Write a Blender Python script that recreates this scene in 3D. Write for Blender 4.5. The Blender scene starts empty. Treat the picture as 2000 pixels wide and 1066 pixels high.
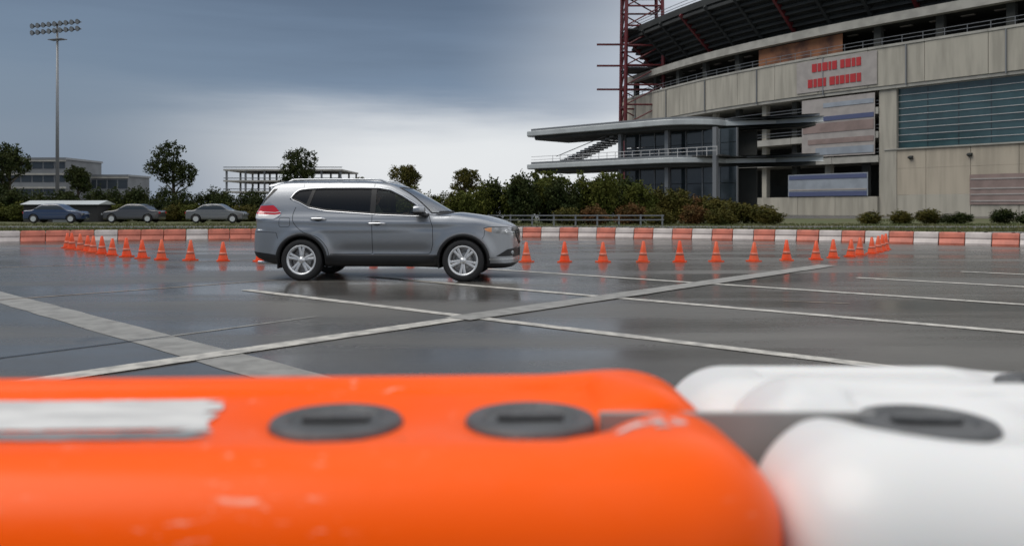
import bpy, bmesh, math, random
import numpy as np
from mathutils import Vector, Matrix

random.seed(7)
rng = np.random.default_rng(7)
S = bpy.context.scene
COL = S.collection
R = math.radians

# ------------------------------------------------------------------ camera
H_CAM, F_PX, HOR = 1.22, 1640.0, 405.0            # eye height, focal length and horizon row of the 2000 px wide picture
cam_data = bpy.data.cameras.new('camera')
cam = bpy.data.objects.new('camera', cam_data)
COL.objects.link(cam)
S.camera = cam
cam.location = (0, 0, H_CAM)
cam.rotation_euler = (R(90), 0, 0)
cam_data.sensor_width = 36
cam_data.lens = F_PX / 2000 * 36
cam_data.shift_y = -(533 - HOR) / 2000
cam_data.clip_start, cam_data.clip_end = 0.05, 6000
cam_data.dof.use_dof = True
cam_data.dof.focus_distance = 13.9
cam_data.dof.aperture_fstop = 2.4

S.view_settings.view_transform = 'Standard'
S.view_settings.look = 'None'
S.view_settings.gamma = 1
S.view_settings.use_curve_mapping = False
S.view_settings.exposure = 0.32
S.cycles.use_denoising = True
S.cycles.max_bounces = 8
S.cycles.transparent_max_bounces = 16


# ------------------------------------------------------------------ node arithmetic
class E:
    """A float socket that can be added, multiplied ... with Python operators."""
    def __init__(self, nt, sock): self.nt, self.s = nt, sock
    def _op(self, op, *others, clamp=False):
        n = self.nt.nodes.new('ShaderNodeMath'); n.operation = op; n.use_clamp = clamp
        for i, o in enumerate((self,) + others):
            if isinstance(o, E): self.nt.links.new(o.s, n.inputs[i])
            else: n.inputs[i].default_value = o
        return E(self.nt, n.outputs[0])
    def __add__(self, o): return self._op('ADD', o)
    def __radd__(self, o): return self._op('ADD', o)
    def __sub__(self, o): return self._op('SUBTRACT', o)
    def __mul__(self, o): return self._op('MULTIPLY', o)
    def __rmul__(self, o): return self._op('MULTIPLY', o)
    def __truediv__(self, o): return self._op('DIVIDE', o)
    def ss(self, a, b):
        n = self.nt.nodes.new('ShaderNodeMapRange'); n.interpolation_type = 'SMOOTHSTEP'
        n.inputs['From Min'].default_value = min(a, b); n.inputs['From Max'].default_value = max(a, b)
        n.inputs['To Min'].default_value = 0 if a < b else 1; n.inputs['To Max'].default_value = 1 if a < b else 0
        self.nt.links.new(self.s, n.inputs['Value'])
        return E(self.nt, n.outputs['Result'])


def mixc(nt, fac, a, b):
    n = nt.nodes.new('ShaderNodeMix'); n.data_type = 'RGBA'
    for k, v in ((0, fac), (6, a), (7, b)):
        if isinstance(v, E): nt.links.new(v.s, n.inputs[k])
        elif isinstance(v, (int, float)): n.inputs[k].default_value = v
        elif isinstance(v, tuple): n.inputs[k].default_value = v + (1,) * (4 - len(v))
        else: nt.links.new(v, n.inputs[k])
    return n.outputs[2]


# ------------------------------------------------------------------ world: overcast sky, a slate cloud bank over a bright break
SUN_ELEV, SUN_AZ = 56, 254           # degrees; azimuth clockwise from +Y (the camera looks along +Y)
W = bpy.data.worlds.new('World'); S.world = W; W.use_nodes = True
nt = W.node_tree
bg = nt.nodes['Background']
bg.inputs['Strength'].default_value = 0.1
sky = nt.nodes.new('ShaderNodeTexSky'); sky.sky_type = 'NISHITA'; sky.sun_disc = False
sky.sun_elevation = R(SUN_ELEV); sky.sun_rotation = R(SUN_AZ); sky.air_density = 1.5; sky.dust_density = 3
tc = nt.nodes.new('ShaderNodeTexCoord')
sp = nt.nodes.new('ShaderNodeSeparateXYZ'); nt.links.new(tc.outputs['Generated'], sp.inputs[0])
dx, dy, dz = (E(nt, sp.outputs[i]) for i in range(3))


def wnoise(scale, sx, sy, sz, detail=4, rough=.5):
    mp = nt.nodes.new('ShaderNodeMapping'); mp.inputs['Scale'].default_value = (sx, sy, sz)
    nt.links.new(tc.outputs['Generated'], mp.inputs[0])
    n = nt.nodes.new('ShaderNodeTexNoise'); n.inputs['Scale'].default_value = scale
    n.inputs['Detail'].default_value = detail; n.inputs['Roughness'].default_value = rough
    nt.links.new(mp.outputs[0], n.inputs['Vector'])
    return E(nt, n.outputs[0]) - .5


n1 = wnoise(1.6, 1, 1, 3.2, 3, .45)
n2 = wnoise(5.0, 1, 1, 3.5, 5, .55)
n3 = wnoise(3.2, 1, 1, 11, 4, .55)
wob = n1 * .12 + n2 * .03 + n3 * .05
zz = dz + wob
# plain overcast: brighter overhead than near the horizon
over = mixc(nt, dz.ss(0.0, 0.85), (5.8, 6.0, 6.4), (7.4, 7.5, 7.7))
# slate bank: begins about six degrees up, thins out to the right and well overhead
bank = zz.ss(.055, .165) * (dx + n1 * .25).ss(.36, -.04) * zz.ss(.95, .42)
slate = mixc(nt, (dz + n3 * .10).ss(.10, .28), (1.25, 1.82, 2.75), (.55, .88, 1.48))
c1 = mixc(nt, bank * .97, over, slate)
# bright break under the bank
brk = zz.ss(.15, .06) * (dx + n1 * .2).ss(-.62, -.05)
c2 = mixc(nt, brk * .85, c1, (6.8, 7.0, 7.2))
# bluish dimmer rim on the left of the break
lowl = (dx + n1 * .15).ss(-.14, -.48) * zz.ss(.3, .10)
c2 = mixc(nt, lowl * .92, c2, (1.25, 1.75, 2.5))
c3 = mixc(nt, .9, sky.outputs[0], c2)
nt.links.new(c3, bg.inputs['Color'])

sun_d = bpy.data.lights.new('sun', 'SUN'); sun_d.energy = 1.45; sun_d.angle = R(48); sun_d.color = (1, .96, .9)
sun = bpy.data.objects.new('sun', sun_d); COL.objects.link(sun)
a_, e_ = R(SUN_AZ), R(SUN_ELEV)
sdir = Vector((math.sin(a_) * math.cos(e_), math.cos(a_) * math.cos(e_), math.sin(e_)))
sun.rotation_euler = sdir.to_track_quat('Z', 'Y').to_euler()
sun.location = (0, 0, 60)


# ------------------------------------------------------------------ materials
def mat(name, col, rough=.5, metal=0., spec=.5, coat=0., var=0., vscale=3., vstretch=(1, 1, 1), bump=0., bscale=40., rvar=0.,
        col2=None, sss=0., coord='Object'):
    m = bpy.data.materials.new(name); m.use_nodes = True
    t = m.node_tree; p = t.nodes['Principled BSDF']
    p.inputs['Base Color'].default_value = (*col, 1)
    p.inputs['Roughness'].default_value = rough; p.inputs['Metallic'].default_value = metal
    p.inputs['Specular IOR Level'].default_value = spec
    p.inputs['Coat Weight'].default_value = coat; p.inputs['Coat Roughness'].default_value = .04
    if sss:
        p.inputs['Subsurface Weight'].default_value = sss; p.inputs['Subsurface Radius'].default_value = (.03, .015, .008)
        p.inputs['Subsurface Scale'].default_value = .5
    tcn = t.nodes.new('ShaderNodeTexCoord')
    def noise(sc, stretch=(1, 1, 1), det=5):
        mp = t.nodes.new('ShaderNodeMapping'); mp.inputs['Scale'].default_value = stretch
        t.links.new(tcn.outputs[coord], mp.inputs[0])
        n = t.nodes.new('ShaderNodeTexNoise'); n.inputs['Scale'].default_value = sc; n.inputs['Detail'].default_value = det
        t.links.new(mp.outputs[0], n.inputs['Vector'])
        return E(t, n.outputs[0])
    if var or col2:
        c2 = col2 or tuple(max(0, c * (1 - var)) for c in col)
        n = noise(vscale, vstretch).ss(.35, .68)
        t.links.new(mixc(t, n, tuple(col), tuple(c2)), p.inputs['Base Color'])
    if rvar:
        n = noise(vscale * 1.7, vstretch)
        t.links.new((n.ss(.3, .7) * (2 * rvar) + (rough - rvar)).s, p.inputs['Roughness'])
    if bump:
        b = t.nodes.new('ShaderNodeBump'); b.inputs['Strength'].default_value = bump; b.inputs['Distance'].default_value = .01
        t.links.new(noise(bscale).s, b.inputs['Height']); t.links.new(b.outputs[0], p.inputs['Normal'])
    return m


def leaf_mat(name, col, col2):
    m = mat(name, col, .85, spec=.15, col2=col2, vscale=1.1)
    p = m.node_tree.nodes['Principled BSDF']
    p.inputs['Transmission Weight'].default_value = 0
    return m


def glass_mat(name, tint, refl=.06):
    m = bpy.data.materials.new(name); m.use_nodes = True
    t = m.node_tree; t.nodes.remove(t.nodes['Principled BSDF'])
    tr = t.nodes.new('ShaderNodeBsdfTransparent'); tr.inputs[0].default_value = (*tint, 1)
    gl = t.nodes.new('ShaderNodeBsdfGlossy'); gl.inputs['Roughness'].default_value = .02
    lw = t.nodes.new('ShaderNodeLayerWeight'); lw.inputs['Blend'].default_value = .5
    fr = E(t, lw.outputs['Facing'])._op('POWER', 5.) * .94 + refl
    mx = t.nodes.new('ShaderNodeMixShader')
    t.links.new(fr.s, mx.inputs[0]); t.links.new(tr.outputs[0], mx.inputs[1]); t.links.new(gl.outputs[0], mx.inputs[2])
    t.links.new(mx.outputs[0], t.nodes['Material Output'].inputs[0])
    return m


M = {}
def build_materials():
    M['asphalt'] = mat('wet_asphalt', (.045, .045, .046), .4)
    t = M['asphalt'].node_tree; p = t.nodes['Principled BSDF']
    tcn = t.nodes.new('ShaderNodeTexCoord')
    def nz(sc, st, det=4):
        mp = t.nodes.new('ShaderNodeMapping'); mp.inputs['Scale'].default_value = st
        t.links.new(tcn.outputs['Object'], mp.inputs[0])
        n = t.nodes.new('ShaderNodeTexNoise'); n.inputs['Scale'].default_value = sc; n.inputs['Detail'].default_value = det
        t.links.new(mp.outputs[0], n.inputs['Vector']); return E(t, n.outputs[0])
    wet = nz(.55, (.22, 1, 1), 5); fine = nz(220, (1, 1, 1), 2); patch = nz(.35, (.5, 1, 1), 6); mid = nz(14, (.6, 1, 1), 5)
    w = wet.ss(.36, .62)
    t.links.new((w * -.22 + (mid - .5) * .10 + .38).s, p.inputs['Roughness'])
    c = mixc(t, patch.ss(.3, .7), (.090, .085, .075), (.132, .125, .111))
    c = mixc(t, fine.ss(.45, .75) * .5, c, (.15, .145, .135))
    c = mixc(t, w * .55, c, (.050, .050, .051))
    spots = nz(1.1, (1, 1, 1), 3).ss(.66, .74); scrub = nz(1.3, (.05, 2.2, 1), 3).ss(.60, .72)
    c = mixc(t, spots * .45, c, (.035, .034, .033)); c = mixc(t, scrub * .35, c, (.045, .044, .042))
    t.links.new(c, p.inputs['Base Color'])
    b = t.nodes.new('ShaderNodeBump'); b.inputs['Distance'].default_value = .003
    t.links.new((w * -.16 + .22).s, b.inputs['Strength']); t.links.new((fine + mid * .2).s, b.inputs['Height'])
    t.links.new(b.outputs[0], p.inputs['Normal'])
    M['paintline'] = mat('worn_line_paint', (.52, .50, .45), .5, col2=(.30, .29, .265), vscale=7, bump=.2, bscale=160)
    M['paintfaded'] = mat('faded_line_paint', (.28, .275, .255), .5, col2=(.20, .195, .18), vscale=5, bump=.2, bscale=160)
    M['paintthin'] = mat('thin_tan_line', (.30, .24, .18), .5, var=.5, vscale=4)
    M['crackseal'] = mat('crack_sealer', (.025, .025, .026), .35)
    M['grass'] = mat('grass', (.07, .09, .022), .8, col2=(.11, .10, .04), vscale=.4)
    M['soil'] = mat('verge_soil', (.09, .085, .035), .9, col2=(.06, .08, .022), vscale=.3, bump=.4, bscale=6)
    M['kerb'] = mat('kerb_concrete', (.33, .32, .30), .8, var=.3, vscale=2)
    M['road'] = mat('far_road', (.10, .10, .105), .6, var=.25, vscale=.5)
    # vehicles
    M['carpaint'] = mat('grey_metallic_paint', (.33, .345, .365), .34, metal=.82, coat=.8)
    M['black'] = mat('black_plastic', (.012, .012, .013), .45, var=.2)
    M['tyre'] = mat('tyre_rubber', (.014, .014, .015), .7, bump=.2, bscale=60)
    M['alloy'] = mat('silver_alloy', (.74, .75, .76), .36, metal=.7)
    M['disc'] = mat('brake_disc', (.46, .46, .46), .45, metal=.6)
    M['chrome'] = mat('chrome', (.82, .83, .84), .10, metal=1)
    M['satin'] = mat('satin_silver', (.55, .57, .59), .25, metal=.9)
    M['seam'] = mat('panel_gap', (.012, .013, .014), .8)
    M['privacy'] = glass_mat('privacy_glass', (.10, .11, .11))
    M['clear'] = glass_mat('clear_glass', (.58, .64, .60))
    M['windscreen'] = glass_mat('windscreen_glass', (.70, .76, .74), .34)
    M['redlens'] = mat('red_lens', (.55, .02, .03), .12, coat=1)
    M['whitelens'] = mat('clear_lens', (.72, .72, .72), .10, coat=1)
    M['amber'] = mat('amber_lens', (.80, .33, .12), .15, coat=1)
    M['lamp'] = mat('headlamp_reflector', (.36, .37, .38), .15, metal=.6, coat=1, var=.5, vscale=9)
    M['interior'] = mat('dark_interior', (.030, .030, .032), .8)
    M['seatcloth'] = mat('grey_seat_cloth', (.06, .06, .062), .9, bump=.2)
    M['skin'] = mat('skin', (.46, .27, .19), .5); M['hair'] = mat('brown_hair', (.04, .025, .015), .6)
    M['shirt'] = mat('olive_shirt', (.13, .14, .09), .9); M['trousers'] = mat('dark_trousers', (.03, .035, .05), .9)
    M['eye'] = mat('eye', (.03, .02, .015), .2)
    # plastics
    M['orange'] = mat('orange_barrier_plastic', (.98, .105, .0), .42, spec=.17)
    M['white'] = mat('white_barrier_plastic', (.73, .73, .72), .40, sss=.15)
    for k, dirt in (('orange', (.92, .40, .28)), ('white', (.60, .59, .55))):
        t = M[k].node_tree; p = t.nodes['Principled BSDF']; base = tuple(p.inputs['Base Color'].default_value)[:3]
        tcn = t.nodes.new('ShaderNodeTexCoord')
        def nn(sc, st, det=6):
            mp = t.nodes.new('ShaderNodeMapping'); mp.inputs['Scale'].default_value = st; mp.inputs['Rotation'].default_value = (0, R(24), R(13))
            t.links.new(tcn.outputs['Object'], mp.inputs[0])
            n = t.nodes.new('ShaderNodeTexNoise'); n.inputs['Scale'].default_value = sc; n.inputs['Detail'].default_value = det
            n.inputs['Roughness'].default_value = .65
            t.links.new(mp.outputs[0], n.inputs['Vector']); return E(t, n.outputs[0])
        scr = (nn(9, (2.2, 1, 14)).ss(.60, .68) + nn(60, (1, .25, 3)).ss(.66, .72)) * nn(2.6, (1, 1, 1)).ss(.44, .60)
        chalk = nn(3.5, (.6, 1, 1)).ss(.45, .75)
        c = mixc(t, chalk * .05, base, dirt)
        c = mixc(t, scr * .62, c, tuple(min(.9, d + .2) for d in dirt))
        t.links.new(c, p.inputs['Base Color'])
        t.links.new((chalk * .16 + scr * .2 + .30).s, p.inputs['Roughness'])
        b = t.nodes.new('ShaderNodeBump'); b.inputs['Strength'].default_value = .12; b.inputs['Distance'].default_value = .004
        t.links.new((nn(26, (1, 1, 1)) + scr * -.6).s, b.inputs['Height']); t.links.new(b.outputs[0], p.inputs['Normal'])
    M['cap'] = mat('dark_cap_rubber', (.095, .098, .100), .5, var=.3, vscale=14, bump=.3, bscale=90, rvar=.1)
    M['plate'] = mat('grey_hinge_plate', (.30, .30, .29), .5, var=.2)
    M['label'] = mat('worn_paper_label', (.66, .66, .64), .6, col2=(.50, .50, .49), vscale=9, vstretch=(1, 3, 1), bump=.2)
    M['foil'] = mat('grey_tape', (.26, .28, .28), .35, var=.3, vscale=12)
    M['cone'] = mat('cone_orange', (.85, .075, .008), .45, var=.15, vscale=8)
    t = M['cone'].node_tree; p = t.nodes['Principled BSDF']; oi = t.nodes.new('ShaderNodeObjectInfo'); src = p.inputs['Base Color'].links[0].from_socket
    t.links.new(mixc(t, E(t, oi.outputs['Random']) * .45, src, (.62, .16, .07)), p.inputs['Base Color'])
    M['farorange'] = mat('faded_orange_plastic', (.64, .19, .125), .5, var=.3, vscale=3)
    M['farwhite'] = mat('dull_white_plastic', (.60, .54, .51), .5, var=.2, vscale=3)
    # stadium
    M['concrete'] = mat('stadium_concrete', (.45, .425, .36), .85, var=.26, vscale=.9, vstretch=(1, 1, .12), coord='Object')
    M['beige'] = mat('beige_precast', (.48, .425, .34), .85, var=.2, vscale=.9, vstretch=(1, 1, .12))
    M['slab'] = mat('slab_edge', (.42, .41, .37), .8, var=.25, vscale=.5)
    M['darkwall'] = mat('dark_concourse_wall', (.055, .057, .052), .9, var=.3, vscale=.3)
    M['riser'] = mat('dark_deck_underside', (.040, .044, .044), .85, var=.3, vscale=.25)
    M['redsteel'] = mat('dark_red_steel', (.15, .020, .024), .5, var=.3, vscale=.8)
    M['teal'] = mat('teal_glass', (.045, .095, .108), .12, spec=.8, var=.3, vscale=.35)
    M['bluegrey'] = mat('blue_grey_glass', (.035, .047, .055), .08, spec=.8, var=.3, vscale=.4)
    M['rail'] = mat('mullion_metal', (.60, .60, .60), .5, metal=.1)
    M['roofmetal'] = mat('pale_roof_metal', (.52, .55, .55), .4, metal=.2, var=.15, vscale=.4)
    M['red'] = mat('banner_red', (.45, .03, .035), .7); M['bannerwhite'] = mat('banner_white', (.40, .37, .35), .7, var=.15, vscale=.8)
    M['bannerblue'] = mat('banner_blue', (.08, .10, .20), .7); M['bannerpale'] = mat('banner_pale_blue', (.32, .36, .41), .7, var=.2, vscale=.5)
    M['bannerpink'] = mat('banner_dusty_pink', (.30, .225, .205), .7, var=.25, vscale=.5)
    M['poster'] = mat('orange_brown_poster', (.33, .14, .065), .7, col2=(.09, .04, .03), vscale=.35)
    M['bark'] = mat('bark', (.055, .042, .030), .9, bump=.5, bscale=12)
    M['leaf_dark'] = leaf_mat('dark_leaves', (.022, .034, .009), (.042, .050, .014))
    M['leaf_mid'] = leaf_mat('green_leaves', (.050, .062, .010), (.086, .090, .016))
    M['leaf_olive'] = leaf_mat('olive_leaves', (.090, .076, .016), (.058, .062, .014))
    M['leaf_rust'] = leaf_mat('rust_leaves', (.130, .060, .022), (.080, .058, .020))
    M['plaster'] = mat('grey_plaster', (.20, .21, .22), .8, var=.2, vscale=.3)
    M['darkband'] = mat('dark_window_band', (.035, .045, .055), .15)
    M['steel'] = mat('galvanised_steel', (.24, .25, .26), .5, metal=.6)
    M['bluepaint'] = mat('blue_car_paint', (.018, .035, .085), .25, coat=1); M['whitepaint'] = mat('white_car_paint', (.62, .62, .62), .3, coat=1)
    M['greycar'] = mat('grey_car_paint', (.12, .125, .13), .3, coat=1); M['darkcar'] = mat('dark_grey_car_paint', (.05, .05, .055), .3, coat=1)
    M['lampglass'] = mat('floodlight_glass', (.22, .24, .26), .1)


build_materials()


# ------------------------------------------------------------------ mesh helpers
class MB:
    def __init__(self): self.v, self.f = [], []
    def add(self, vs, fs):
        o = len(self.v); self.v += [tuple(map(float, q)) for q in vs]; self.f += [tuple(i + o for i in q) for q in fs]; return self
    def box(self, x0, x1, y0, y1, z0, z1, M_=None):
        vs = [Vector(q) for q in ((x0, y0, z0), (x1, y0, z0), (x1, y1, z0), (x0, y1, z0), (x0, y0, z1), (x1, y0, z1), (x1, y1, z1), (x0, y1, z1))]
        if M_: vs = [M_ @ q for q in vs]
        return self.add(vs, [(0, 3, 2, 1), (4, 5, 6, 7), (0, 1, 5, 4), (1, 2, 6, 5), (2, 3, 7, 6), (3, 0, 4, 7)])
    def tube(self, path, r, n=8, cap=True):
        path = [Vector(q) for q in path]; rs = r if isinstance(r, (list, tuple)) else [r] * len(path)
        rings = []
        for i, q in enumerate(path):
            t = (path[min(i + 1, len(path) - 1)] - path[max(i - 1, 0)]).normalized()
            a = t.cross(Vector((0, 0, 1)) if abs(t.z) < .9 else Vector((1, 0, 0))).normalized(); b = t.cross(a)
            rings.append([q + (a * math.cos(2 * math.pi * k / n) + b * math.sin(2 * math.pi * k / n)) * rs[i] for k in range(n)])
        vs = [q for ring in rings for q in ring]; fs = []
        for i in range(len(path) - 1):
            for k in range(n):
                fs.append((i * n + k, i * n + (k + 1) % n, (i + 1) * n + (k + 1) % n, (i + 1) * n + k))
        if cap: fs += [tuple(range(n - 1, -1, -1)), tuple((len(path) - 1) * n + k for k in range(n))]
        return self.add(vs, fs)
    def lathe(self, prof, n=32, M_=None, close=False):
        """profile of (radius, height) turned round Z"""
        vs, fs = [], []
        for r, h in prof:
            for k in range(n):
                a = 2 * math.pi * k / n; q = Vector((r * math.cos(a), r * math.sin(a), h)); vs.append(M_ @ q if M_ else q)
        m = len(prof)
        for i in range(m if close else m - 1):
            j = (i + 1) % m
            for k in range(n): fs.append((i * n + k, i * n + (k + 1) % n, j * n + (k + 1) % n, j * n + k))
        if not close:
            fs.append(tuple(range(n - 1, -1, -1))); fs.append(tuple((m - 1) * n + k for k in range(n)))
        return self.add(vs, fs)
    def prism(self, poly, z0, z1):
        n = len(poly)
        vs = [(x, y, z0) for x, y in poly] + [(x, y, z1) for x, y in poly]
        return self.add(vs, [tuple(range(n - 1, -1, -1)), tuple(range(n, 2 * n))] + [(i, (i + 1) % n, n + (i + 1) % n, n + i) for i in range(n)])
    def grid(self, P):
        """P: array rows x cols x 3"""
        r, c = P.shape[:2]
        return self.add(P.reshape(-1, 3), [(i * c + j, i * c + j + 1, (i + 1) * c + j + 1, (i + 1) * c + j) for i in range(r - 1) for j in range(c - 1)])
    def build(self, name, m, parent=None, smooth=False, bevel=0.):
        me = bpy.data.meshes.new(name); me.from_pydata(self.v, [], self.f); me.materials.append(m)
        bm = bmesh.new(); bm.from_mesh(me); bmesh.ops.recalc_face_normals(bm, faces=bm.faces); bm.to_mesh(me); bm.free()
        if smooth: me.shade_smooth()
        o = bpy.data.objects.new(name, me); COL.objects.link(o)
        if parent: o.parent = parent
        if bevel:
            b = o.modifiers.new('bevel', 'BEVEL'); b.width = bevel; b.segments = 2; b.limit_method = 'ANGLE'
        return o


def tag(o, label=None, cat=None, group=None, kind=None):
    for k, v in (('label', label), ('category', cat), ('group', group), ('kind', kind)):
        if v: o[k] = v
    return o


def empty(name, loc=(0, 0, 0), rz=0.):
    o = bpy.data.objects.new(name, None); COL.objects.link(o); o.location = loc; o.rotation_euler = (0, 0, rz)
    o.empty_display_size = .2
    return o


def copy_tree(o, parent=None):
    c = o.copy(); COL.objects.link(c)
    if parent: c.parent = parent
    for ch in list(o.children): copy_tree(ch, c)
    return c


ORD = ('first second third fourth fifth sixth seventh eighth ninth tenth eleventh twelfth thirteenth fourteenth fifteenth sixteenth '
       'seventeenth eighteenth nineteenth twentieth twenty-first twenty-second twenty-third twenty-fourth twenty-fifth twenty-sixth '
       'twenty-seventh twenty-eighth twenty-ninth thirtieth thirty-first thirty-second thirty-third').split()


def from_end(i, n, what):
    """words that place the i-th of n in its row by counting from the nearer end"""
    j = n - 1 - i
    if i <= j: return ('leftmost' if i == 0 else ORD[i] + ' from the left end') + ' ' + what
    return ('rightmost' if j == 0 else ORD[j] + ' from the right end') + ' ' + what


def gp(px, py, z=0.):
    d = F_PX * (H_CAM - z) / (py - HOR)
    return Vector(((px - 1000) * d / F_PX, d))


def catmull(P, per=8, closed=False):
    P = [np.array(q, float) for q in P]; n = len(P); out = []
    for i in range(n if closed else n - 1):
        g = lambda k: P[k % n] if closed else P[min(max(k, 0), n - 1)]
        a, b, c, d = g(i - 1), g(i), g(i + 1), g(i + 2)
        for t in np.arange(per) / per:
            out.append(.5 * (2 * b + (c - a) * t + (2 * a - 5 * b + 4 * c - d) * t * t + (3 * b - a - 3 * c + d) * t ** 3))
    if not closed: out.append(P[-1])
    return np.array(out)


# ------------------------------------------------------------------ implicit surfaces (for moulded and pressed shapes)
def smax(a, b, k):
    return np.maximum(a, b) + np.maximum(k - np.abs(a - b), 0) ** 2 / (4 * k)
def smin(a, b, k): return -smax(-a, -b, k)
def sst(a, b, x):
    t = np.clip((x - a) / (b - a), 0, 1); return t * t * (3 - 2 * t)


class Poly2:
    """signed distance to a closed outline, tabulated on a fine grid and read bilinearly"""
    def __init__(self, pts, step=.008, per=5, pad=.35):
        P = catmull(pts, per, True); self.h = step
        lo, hi = P.min(0) - pad, P.max(0) + pad; self.lo = lo
        n = np.ceil((hi - lo) / step).astype(int) + 2; self.n = n
        a = lo[0] + np.arange(n[0]) * step; b = lo[1] + np.arange(n[1]) * step
        A, B = np.meshgrid(a, b, indexing='ij'); d2 = np.full(A.shape, 1e9); ins = np.zeros(A.shape, bool)
        for p, q in zip(P, np.roll(P, -1, 0)):
            e = q - p; L = e @ e
            if L < 1e-12: continue
            t = np.clip(((A - p[0]) * e[0] + (B - p[1]) * e[1]) / L, 0, 1)
            d2 = np.minimum(d2, (A - p[0] - t * e[0]) ** 2 + (B - p[1] - t * e[1]) ** 2)
            c = (p[1] > B) != (q[1] > B)
            ins ^= c & (A < e[0] * (B - p[1]) / (e[1] if abs(e[1]) > 1e-12 else 1e-12) + p[0])
        self.g = np.where(ins, -1, 1) * np.sqrt(d2)
    def __call__(self, a, b):
        x = np.clip((a - self.lo[0]) / self.h, 0, self.n[0] - 1.001); y = np.clip((b - self.lo[1]) / self.h, 0, self.n[1] - 1.001)
        i, j = x.astype(np.int32), y.astype(np.int32); x = x - i; y = y - j; g = self.g
        return (g[i, j] * (1 - x) + g[i + 1, j] * x) * (1 - y) + (g[i, j + 1] * (1 - x) + g[i + 1, j + 1] * x) * y


def surface_nets(f, lo, hi, h, newton=3):
    ax = [np.arange(l, u + h, h) for l, u in zip(lo, hi)]
    nx, ny, nz = map(len, ax)
    Fv = np.empty((nx, ny, nz), np.float32)
    for i in range(0, nx, 24):
        X, Y, Z = np.meshgrid(ax[0][i:i + 24], ax[1], ax[2], indexing='ij'); Fv[i:i + 24] = f(X, Y, Z)
    s = Fv < 0
    cnt = sum(s[a:nx - 1 + a, b:ny - 1 + b, c:nz - 1 + c].astype(np.int8) for a in (0, 1) for b in (0, 1) for c in (0, 1))
    act = np.argwhere((cnt > 0) & (cnt < 8))
    cell = np.full((nx - 1, ny - 1, nz - 1), -1, np.int64); cell[act[:, 0], act[:, 1], act[:, 2]] = np.arange(len(act))
    pos = np.zeros((len(act), 3)); num = np.zeros(len(act))
    cs = [(a, b, c) for a in (0, 1) for b in (0, 1) for c in (0, 1)]
    for p in cs:
        for k in range(3):
            if p[k]: continue
            q = list(p); q[k] = 1
            fa = Fv[act[:, 0] + p[0], act[:, 1] + p[1], act[:, 2] + p[2]].astype(float); fb = Fv[act[:, 0] + q[0], act[:, 1] + q[1], act[:, 2] + q[2]].astype(float)
            m = (fa < 0) != (fb < 0); t = np.where(m, fa / np.where(m, fa - fb, 1), 0)
            pt = np.array(p, float)[None].repeat(len(act), 0); pt[:, k] += t
            pos[m] += pt[m]; num[m] += 1
    V = (act + pos / num[:, None]) * h + np.array([a[0] for a in ax])
    faces = []
    for k in range(3):
        sl0 = [slice(None)] * 3; sl1 = [slice(None)] * 3; sl0[k] = slice(0, -1); sl1[k] = slice(1, None)
        cr = np.argwhere(s[tuple(sl0)] != s[tuple(sl1)])
        a, b = [(1, 2), (2, 0), (0, 1)][k]
        ok = (cr[:, a] > 0) & (cr[:, b] > 0) & (cr[:, a] < (nx, ny, nz)[a] - 1) & (cr[:, b] < (nx, ny, nz)[b] - 1); cr = cr[ok]
        q = []
        for da, db in ((-1, -1), (0, -1), (0, 0), (-1, 0)):
            c = cr.copy(); c[:, a] += da; c[:, b] += db; q.append(cell[c[:, 0], c[:, 1], c[:, 2]])
        q = np.stack(q, 1); flip = ~s[cr[:, 0], cr[:, 1], cr[:, 2]]; q[flip] = q[flip][:, ::-1]; faces.append(q)
    Fc = np.concatenate(faces)
    for _ in range(newton):
        g = grad(f, V); fv = f(*V.T); g2 = np.maximum((g * g).sum(1), .2)
        V = V - np.clip(fv / g2, -h * .6, h * .6)[:, None] * g
    return V, Fc


def grad(f, V, e=.004):
    g = np.empty_like(V)
    for k in range(3):
        d = np.zeros(3); d[k] = e
        g[:, k] = (f(*(V + d).T) - f(*(V - d).T)) / (2 * e)
    return g


def sdf_object(name, V, Fc, f, m, parent=None):
    used = np.unique(Fc); remap = np.full(len(V), -1); remap[used] = np.arange(len(used))
    v = V[used]; n = grad(f, v); n /= np.maximum(np.linalg.norm(n, axis=1), 1e-6)[:, None]
    me = bpy.data.meshes.new(name); me.from_pydata(v.tolist(), [], remap[Fc].tolist()); me.materials.append(m); me.shade_smooth()
    me.normals_split_custom_set_from_vertices(n.tolist())
    o = bpy.data.objects.new(name, me); COL.objects.link(o)
    if parent: o.parent = parent
    return o


def march(f, P0, D, maxlen=1.6, step=.012):
    """first point where the ray from outside enters the solid"""
    P0 = np.asarray(P0, float); D = np.asarray(D, float); D = D / np.linalg.norm(D, axis=-1, keepdims=True)
    t = np.zeros(len(P0)); done = np.zeros(len(P0), bool)
    for _ in range(int(maxlen / step)):
        fv = f(*(P0 + t[:, None] * D).T); done |= fv < 0
        if done.all(): break
        t = np.where(done, t, t + step)
    lo, hi = t - step, t
    for _ in range(14):
        md = (lo + hi) / 2; ins = f(*(P0 + md[:, None] * D).T) < 0
        hi = np.where(ins, md, hi); lo = np.where(ins, lo, md)
    return P0 + hi[:, None] * D


def in_poly(P, a, b):
    r = np.zeros(len(a), bool)
    for p, q in zip(P, np.roll(P, -1, 0)):
        c = (p[1] > b) != (q[1] > b); e = q[1] - p[1]
        r ^= c & (a < (q[0] - p[0]) * (b - p[1]) / (e if abs(e) > 1e-12 else 1e-12) + p[0])
    return r

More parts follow.
